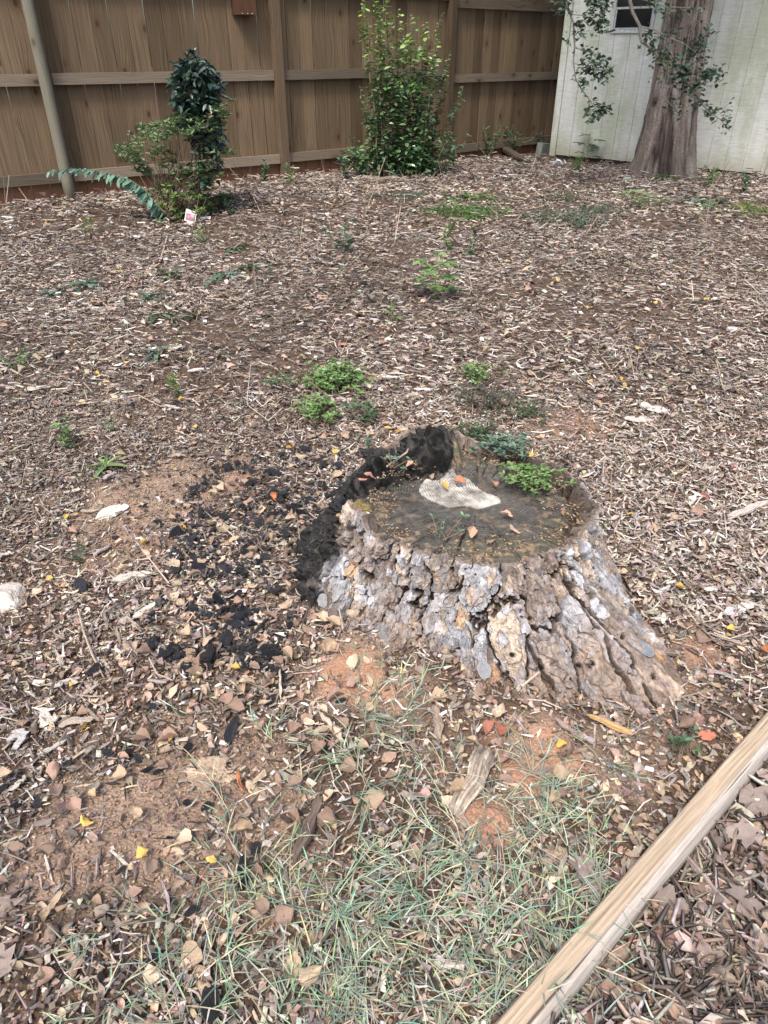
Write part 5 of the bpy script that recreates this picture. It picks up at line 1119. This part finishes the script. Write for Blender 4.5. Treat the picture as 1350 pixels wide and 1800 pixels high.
W_ = [
 (764, 528, .30, 'maple', G1, 'bright green lobed seedling standing alone on the open mulch', None, 12), (688, 566, .13, 'maple', G1, 'low broad bright green leaves below the lobed seedling', None, 3), (605, 448, .26, 'sprig', G3, 'slim upright weed left of the lobed seedling', None, 3), (826, 455, .22, 'sprig', G2, 'small dark upright weed right of the lobed seedling', None, 2), (784, 440, .22, 'sprig', G1, 'narrow pale green weed behind the lobed seedling', None, 2),
 (35, 650, .12, 'sprig', G1, 'bright tuft of weed at the far left edge', None, 4), (318, 700, .13, 'sprig', G1, 'leaning green weed left of the creeping weed patch', None, 3), (122, 790, .14, 'sprig', G1, 'star shaped weed at the left with long leaves', None, 4), (188, 825, .09, 'rosette', G1, 'pale green grassy sprout left of the bare soil', None, None), (196, 760, .06, 'sprig', G1, 'tiny yellow green sprout above the left bare soil', None, 3), (142, 990, .05, 'sprig', G2, 'small dark green weed left of the charcoal', None, 5),
 (278, 625, .12, 'rosette', G3, 'bluish flat rosette above the leaning weed', None, None), (300, 488, .14, 'rosette', G2, 'flat rosette weed by the bent twig', None, None), (398, 490, .17, 'rosette', G3, 'spreading rosette with long leaves left of centre', None, None), (432, 478, .16, 'rosette', G2, 'second long leaved rosette just right of the first', None, None), (262, 528, .13, 'rosette', G3, 'bluish rosette below the bent twig', None, None), (280, 560, .12, 'rosette', G2, 'narrow leaved rosette close to the bluish one', None, None),
 (335, 562, .09, 'rosette', G3, 'small rosette at the right end of the rosette row', None, None), (150, 505, .13, 'rosette', G3, 'faint bluish rosette far left on the mulch', None, None), (356, 432, .15, 'sprig', G1, 'yellow green sprout in front of the plant tag', None, 3), (412, 442, .15, 'rosette', G2, 'dull rosette right of the yellow green sprout', None, None), (480, 486, .10, 'sprig', G3, 'pale tiny weed right of the long leaved rosettes', None, 2), (155, 415, .14, 'sprig', G1, 'yellow green sprig before the left fence bay', None, 3),
 (90, 522, .10, 'rosette', G3, 'little weed at the far left mulch', None, None), (460, 322, .20, 'sprig', G2, 'small dark weed left of the square fence post', None, 4), (508, 322, .18, 'sprig', G1, 'yellow green weed at the foot of the square fence post', None, 3), (497, 300, .22, 'sprig', G2, 'weed climbing beside the square fence post', None, 3), (610, 318, .20, 'sprig', G3, 'bluish weed at the left foot of the privet bush', None, 5),
 (590, 680, .15, 'patch', G1, 'creeping green weed patch with palmate leaves behind the stump', None, 170), (560, 738, .09, 'patch', G1, 'lower lobe of creeping weeds nearest the charred stump', None, 70), (640, 742, .08, 'patch', G2, 'thin creeping weeds right behind the charred edge', None, 26), (488, 690, .06, 'patch', G2, 'small weed tuft left of the creeping patch', None, 14), (838, 672, .075, 'patch', G1, 'round bright clover clump behind the stump', None, 42),
 (850, 712, .16, 'fine', [(.10, .12, .08), (.13, .10, .09), (.09, .12, .09)], 'fine purplish grey creeping weed behind the stump', None, 80), (925, 735, .09, 'fine', G2, 'wispy dark weed beyond the back rim of the stump', None, 26), (648, 792, .055, 'sprig', G3, 'small pale weed growing by the burnt stump edge', .27, 5),
 (700, 350, .17, 'blade', G3, 'low bluish grass tuft in front of the privet bush', None, 50), (812, 378, .26, 'blade', G1, 'bright grass patch in front of the middle fence bay', None, 190), (836, 352, .16, 'blade', G1, 'smaller grass tuft behind the bright grass patch', None, 70), (1000, 392, .30, 'fine', G3, 'wide low bluish weed patch on the right mulch', None, 130), (1045, 378, .22, 'fine', G3, 'right end of the low bluish weed patch', None, 80), (965, 385, .20, 'fine', G2, 'left end of the low bluish weed patch', None, 50), (985, 355, .18, 'fine', G2, 'thin weeds behind the bluish weed patch', None, 40),
 (1100, 345, .24, 'rosette', G1, 'large dandelion like rosette before the tree', None, None), (1135, 362, .18, 'fine', G1, 'low green weeds right of the dandelion like rosette', None, 50), (1335, 378, .24, 'blade', [(.28, .33, .14), (.22, .30, .10)], 'yellowish grass patch at the right edge', None, 110), (1015, 302, .18, 'sprig', G1, 'feathery green weed before the shed corner', None, 6), (1240, 330, .20, 'sprig', G1, 'green weed at the right foot of the tree', None, 5), (1222, 355, .17, 'rosette', G3, 'bluish flat weed right of the tree', None, None),
 (1248, 360, .17, 'rosette', G2, 'dark leaved flat weed right of the bluish one', None, None), (1180, 318, .14, 'blade', G1, 'short grass tuft at the foot of the tree', None, 40), (1310, 345, .20, 'sprig', G2, 'dull weed near the right shed trim', None, 4), (1338, 308, .42, 'sprig', G1, 'tall yellow green vine at the right shed trim', None, 3), (1030, 288, .36, 'maple', [(.07, .15, .10), (.10, .19, .13)], 'broad leaved plant against the shed wall left of the tree', None, 7),
 (1197, 1338, .035, 'patch', G2, 'tiny clover by the timber edging', None, 7),
 (935, 852, .055, 'patch', G1, 'bright green clover clump growing on the stump top', .325, 55), (905, 846, .035, 'patch', G1, 'left part of the green clump on the stump top', .325, 24), (872, 792, .06, 'patch', G3, 'bluish weed at the back of the stump top', .325, 36), (905, 800, .045, 'patch', G3, 'pale bluish clump at the back rim of the stump', .325, 36), (780, 945, .018, 'patch', G3, 'tiny seedlings in the front of the stump top', .32, 6), (690, 824, .022, 'patch', G3, 'small grey green sprout on the charred top', .33, 6), (838, 775, .06, 'fine', G2, 'thin weeds along the back edge of the stump', None, 40)]
for a in W_: weed(a[0], a[1], a[2], a[3], a[4], a[5], a[6], a[7])
for (px, py, h, l) in ((792, 275, .5, 'slim privet sprout with pale leaves right of the privet bush'), (815, 262, .45, 'arching privet sprout before the middle fence bay'), (860, 280, .45, 'privet sprout at the foot of the right fence bay'), (898, 275, .40, 'thin leafy sprout by the dead branch near the fence'), (935, 268, .30, 'low sprout near the concrete block'), (575, 300, .30, 'small privet sprout left of the privet bush'), (640, 296, .35, 'leafy sprout at the left foot of the privet bush'), (845, 262, .25, 'short sprout between the two privet sprouts')):
    p = atv(px, py); r_ = empty('privet_sprout', tuple(p), l, 'sprout'); sm, lm = MB(), MB()
    for k in range(7):
        e = Vector((random.gauss(0, h * .45), random.gauss(0, h * .3), h * random.uniform(.5, 1.))); pts = curve((0, 0, 0), e, 5, .05, .02); sm.tube(pts, [.005, .004, .003, .003, .002], 4, (.22, .2, .16)); leaf_run(lm, pts, 20, .05, PV, None, LEAF, .6, jit=.01, t0=.2)
    sm.build('stems', M['stem'], r_); lm.build('leaves', M['green'], r_)
# vine of grass stem crossing the stump front, and grass
def ribbon(mb, base, yaw, el, L, w0, col, seg=6, droop=1.):
    pts = []; p = Vector(base); e = el
    side = Vector((-math.sin(yaw), math.cos(yaw), 0)); V = []
    for i in range(seg + 1):
        t = i / seg; ww = w0 * (1 - t ** 2.2) + .0003
        V += [p + side * ww * .5 + Vector((0, 0, ww * .25)), p.copy(), p - side * ww * .5 + Vector((0, 0, ww * .25))]
        st2 = L / seg; p = p + Vector((math.cos(yaw) * math.cos(e), math.sin(yaw) * math.cos(e), math.sin(e))) * st2; e -= droop * (.35 + random.gauss(0, .08)) * (L / .1) ** .5 / 2
        gz_ = float(GZ(p.x, p.y)) + .006
        if p.z < gz_: p.z = gz_; e = max(e, 0)
    tr = []
    for i in range(seg):
        for j in range(2):
            a = i * 3 + j; tr += [(a, a + 1, a + 4), (a, a + 4, a + 3)]
    mb.add([tuple(v) for v in V], tr, col); return p
GG = [(.20, .29, .21), (.27, .36, .27), (.15, .23, .17), (.34, .42, .31)]; GS = [(.56, .49, .35), (.46, .38, .27), (.36, .41, .25), (.62, .56, .43)]
def tuft(mb, x, y, ns, L, spread=1., up=.45):
    z = float(GZ(x, y))
    for k in range(ns):
        yaw = random.uniform(0, 6.28); el = random.uniform(.1, up + .5); l_ = L * random.uniform(.6, 1.3); straw = random.random() < .5
        c = random.choice(GS) if straw else random.choice(GG); f_ = random.uniform(.8, 1.2); c = tuple(v * f_ for v in c)
        base = Vector((x + random.gauss(0, .012), y + random.gauss(0, .012), z)); seg = 6
        e = el; p = base.copy(); pts = [p.copy()]
        for i in range(seg):
            p = p + Vector((math.cos(yaw) * math.cos(e), math.sin(yaw) * math.cos(e), math.sin(e))) * (l_ / seg); e -= random.uniform(.0, .22); yaw += random.gauss(0, .12)
            p.z = max(p.z, float(GZ(p.x, p.y)) + .008); pts.append(p.copy())
        mb.tube(pts, [.0012] * 5 + [.001, .0006], 3, c, False)
        for i in range(1, seg):
            if random.random() < .75: ribbon(mb, pts[i], yaw + random.choice((-1, 1)) * random.uniform(.3, 1.0), random.uniform(.1, .9), random.uniform(.025, .075), random.uniform(.0016, .0032), tuple(v * random.uniform(.8, 1.25) for v in random.choice(GG if random.random() < .8 else GS)), 4)
def gdens(px, py):
    return np.interp(py, [1330, 1450, 1560, 1700, 1900], [.06, .4, .85, 1, 1]) * sstep(330, 620, px + (py - 1500) * .5) * sstep(1150, 1000, px + (py - 1500) * .25)
mb = MB(); n = 0
while n < 66:
    px, py = random.uniform(60, 1130), random.uniform(1330, 1840)
    if random.random() > gdens(px, py): continue
    p = atv(px, py); n += 1; tuft(mb, p.x, p.y, random.randint(4, 8), random.uniform(.10, .22))
for (px, py, ns, L) in ((480, 1300, 4, .12), (560, 1330, 6, .13), (640, 1390, 5, .12), (730, 1330, 4, .14), (960, 1480, 7, .14), (1010, 1440, 5, .14), (900, 1430, 4, .12), (640, 1260, 4, .14), (700, 1270, 5, .16), (560, 1420, 6, .13), (330, 1620, 5, .16), (170, 1770, 5, .12), (260, 1740, 4, .12), (400, 1700, 6, .12), (120, 1640, 2, .1), (1050, 1560, 5, .13), (210, 1640, 3, .14), (470, 1590, 6, .12), (930, 1765, 7, .12), (985, 1725, 6, .12), (890, 1800, 8, .12), (960, 1800, 6, .1), (1040, 1640, 5, .12)):
    p = atv(px, py); tuft(mb, p.x, p.y, ns, L)
o = mb.build('grass', M['grass']); tag(o, 'sprawling blue green crabgrass with straw stems in front of the stump', 'grass', kind='stuff')
for (px, py, h, lean, lab) in ((640, 1290, .30, (-.02, .03), 'tall thin grass stalk rising left in front of the stump'), (655, 1300, .27, (.02, .05), 'second slender grass stalk close to the tall one'), (700, 1310, .22, (.05, .02), 'leafy grass stalk in front of the stump roots'), (730, 1300, .24, (-.05, .05), 'seed bearing grass stalk before the stump roots')):
    p = atv(px, py); r_ = empty('grass_stalk', tuple(p), lab, 'grass stalk'); mb = MB(); e = Vector((lean[0], lean[1], h)); pts = curve((0, 0, 0), e, 7, 0, .006); mb.tube(pts, [.0014] * 6 + [.0008], 4, (.26, .34, .20)); mb.build('stem', M['grass'], r_)
    mb = MB(); V0 = MB()
    for i in range(1, 6):
        for s_ in (-1, 1):
            b_ = pts[i]; yaw = random.uniform(0, 6.28); l_ = random.uniform(.03, .07); q0 = b_ + Vector((math.cos(yaw) * l_ * .5, math.sin(yaw) * l_ * .5, l_ * .45)); q1 = b_ + Vector((math.cos(yaw) * l_, math.sin(yaw) * l_, l_ * .55))
            V0.tube([b_, q0, q1], [.0016, .0014, .0004], 4, random.choice(GG))
    V0.build('blades', M['grass'], r_)['kind'] = 'stuff'

# fine litter resting on the stump top
mb = MB(); n = 1900; a = rng.uniform(0, 6.28, n); r_ = np.sqrt(rng.uniform(.05, 1, n)) ** .35 * .34; x = SC[0] + r_ * np.cos(a); y = SC[1] + r_ * np.sin(a); kk = (fbm(x * 14, y * 14, 2, 77) > .47); x, y = x[kk], y[kk]; n = len(x)
add_scatter(mb, CHIP, np.stack([x, y, np.full(n, .310)], 1), rng.uniform(0, 6.28, n), rng.normal(size=n) * .2, rng.normal(size=n) * .2, np.stack([rng.uniform(.002, .012, n), rng.uniform(.0015, .006, n), rng.uniform(.001, .002, n)], 1), pick([(.30, .22, .14), (.2, .14, .09), (.38, .29, .19), (.11, .08, .06)], n))
o = mb.build('debris', M['chip']); tag(o, 'tan crumbs and needles scattered on the stump top', 'debris', kind='stuff')
print('built', len(bpy.data.objects))
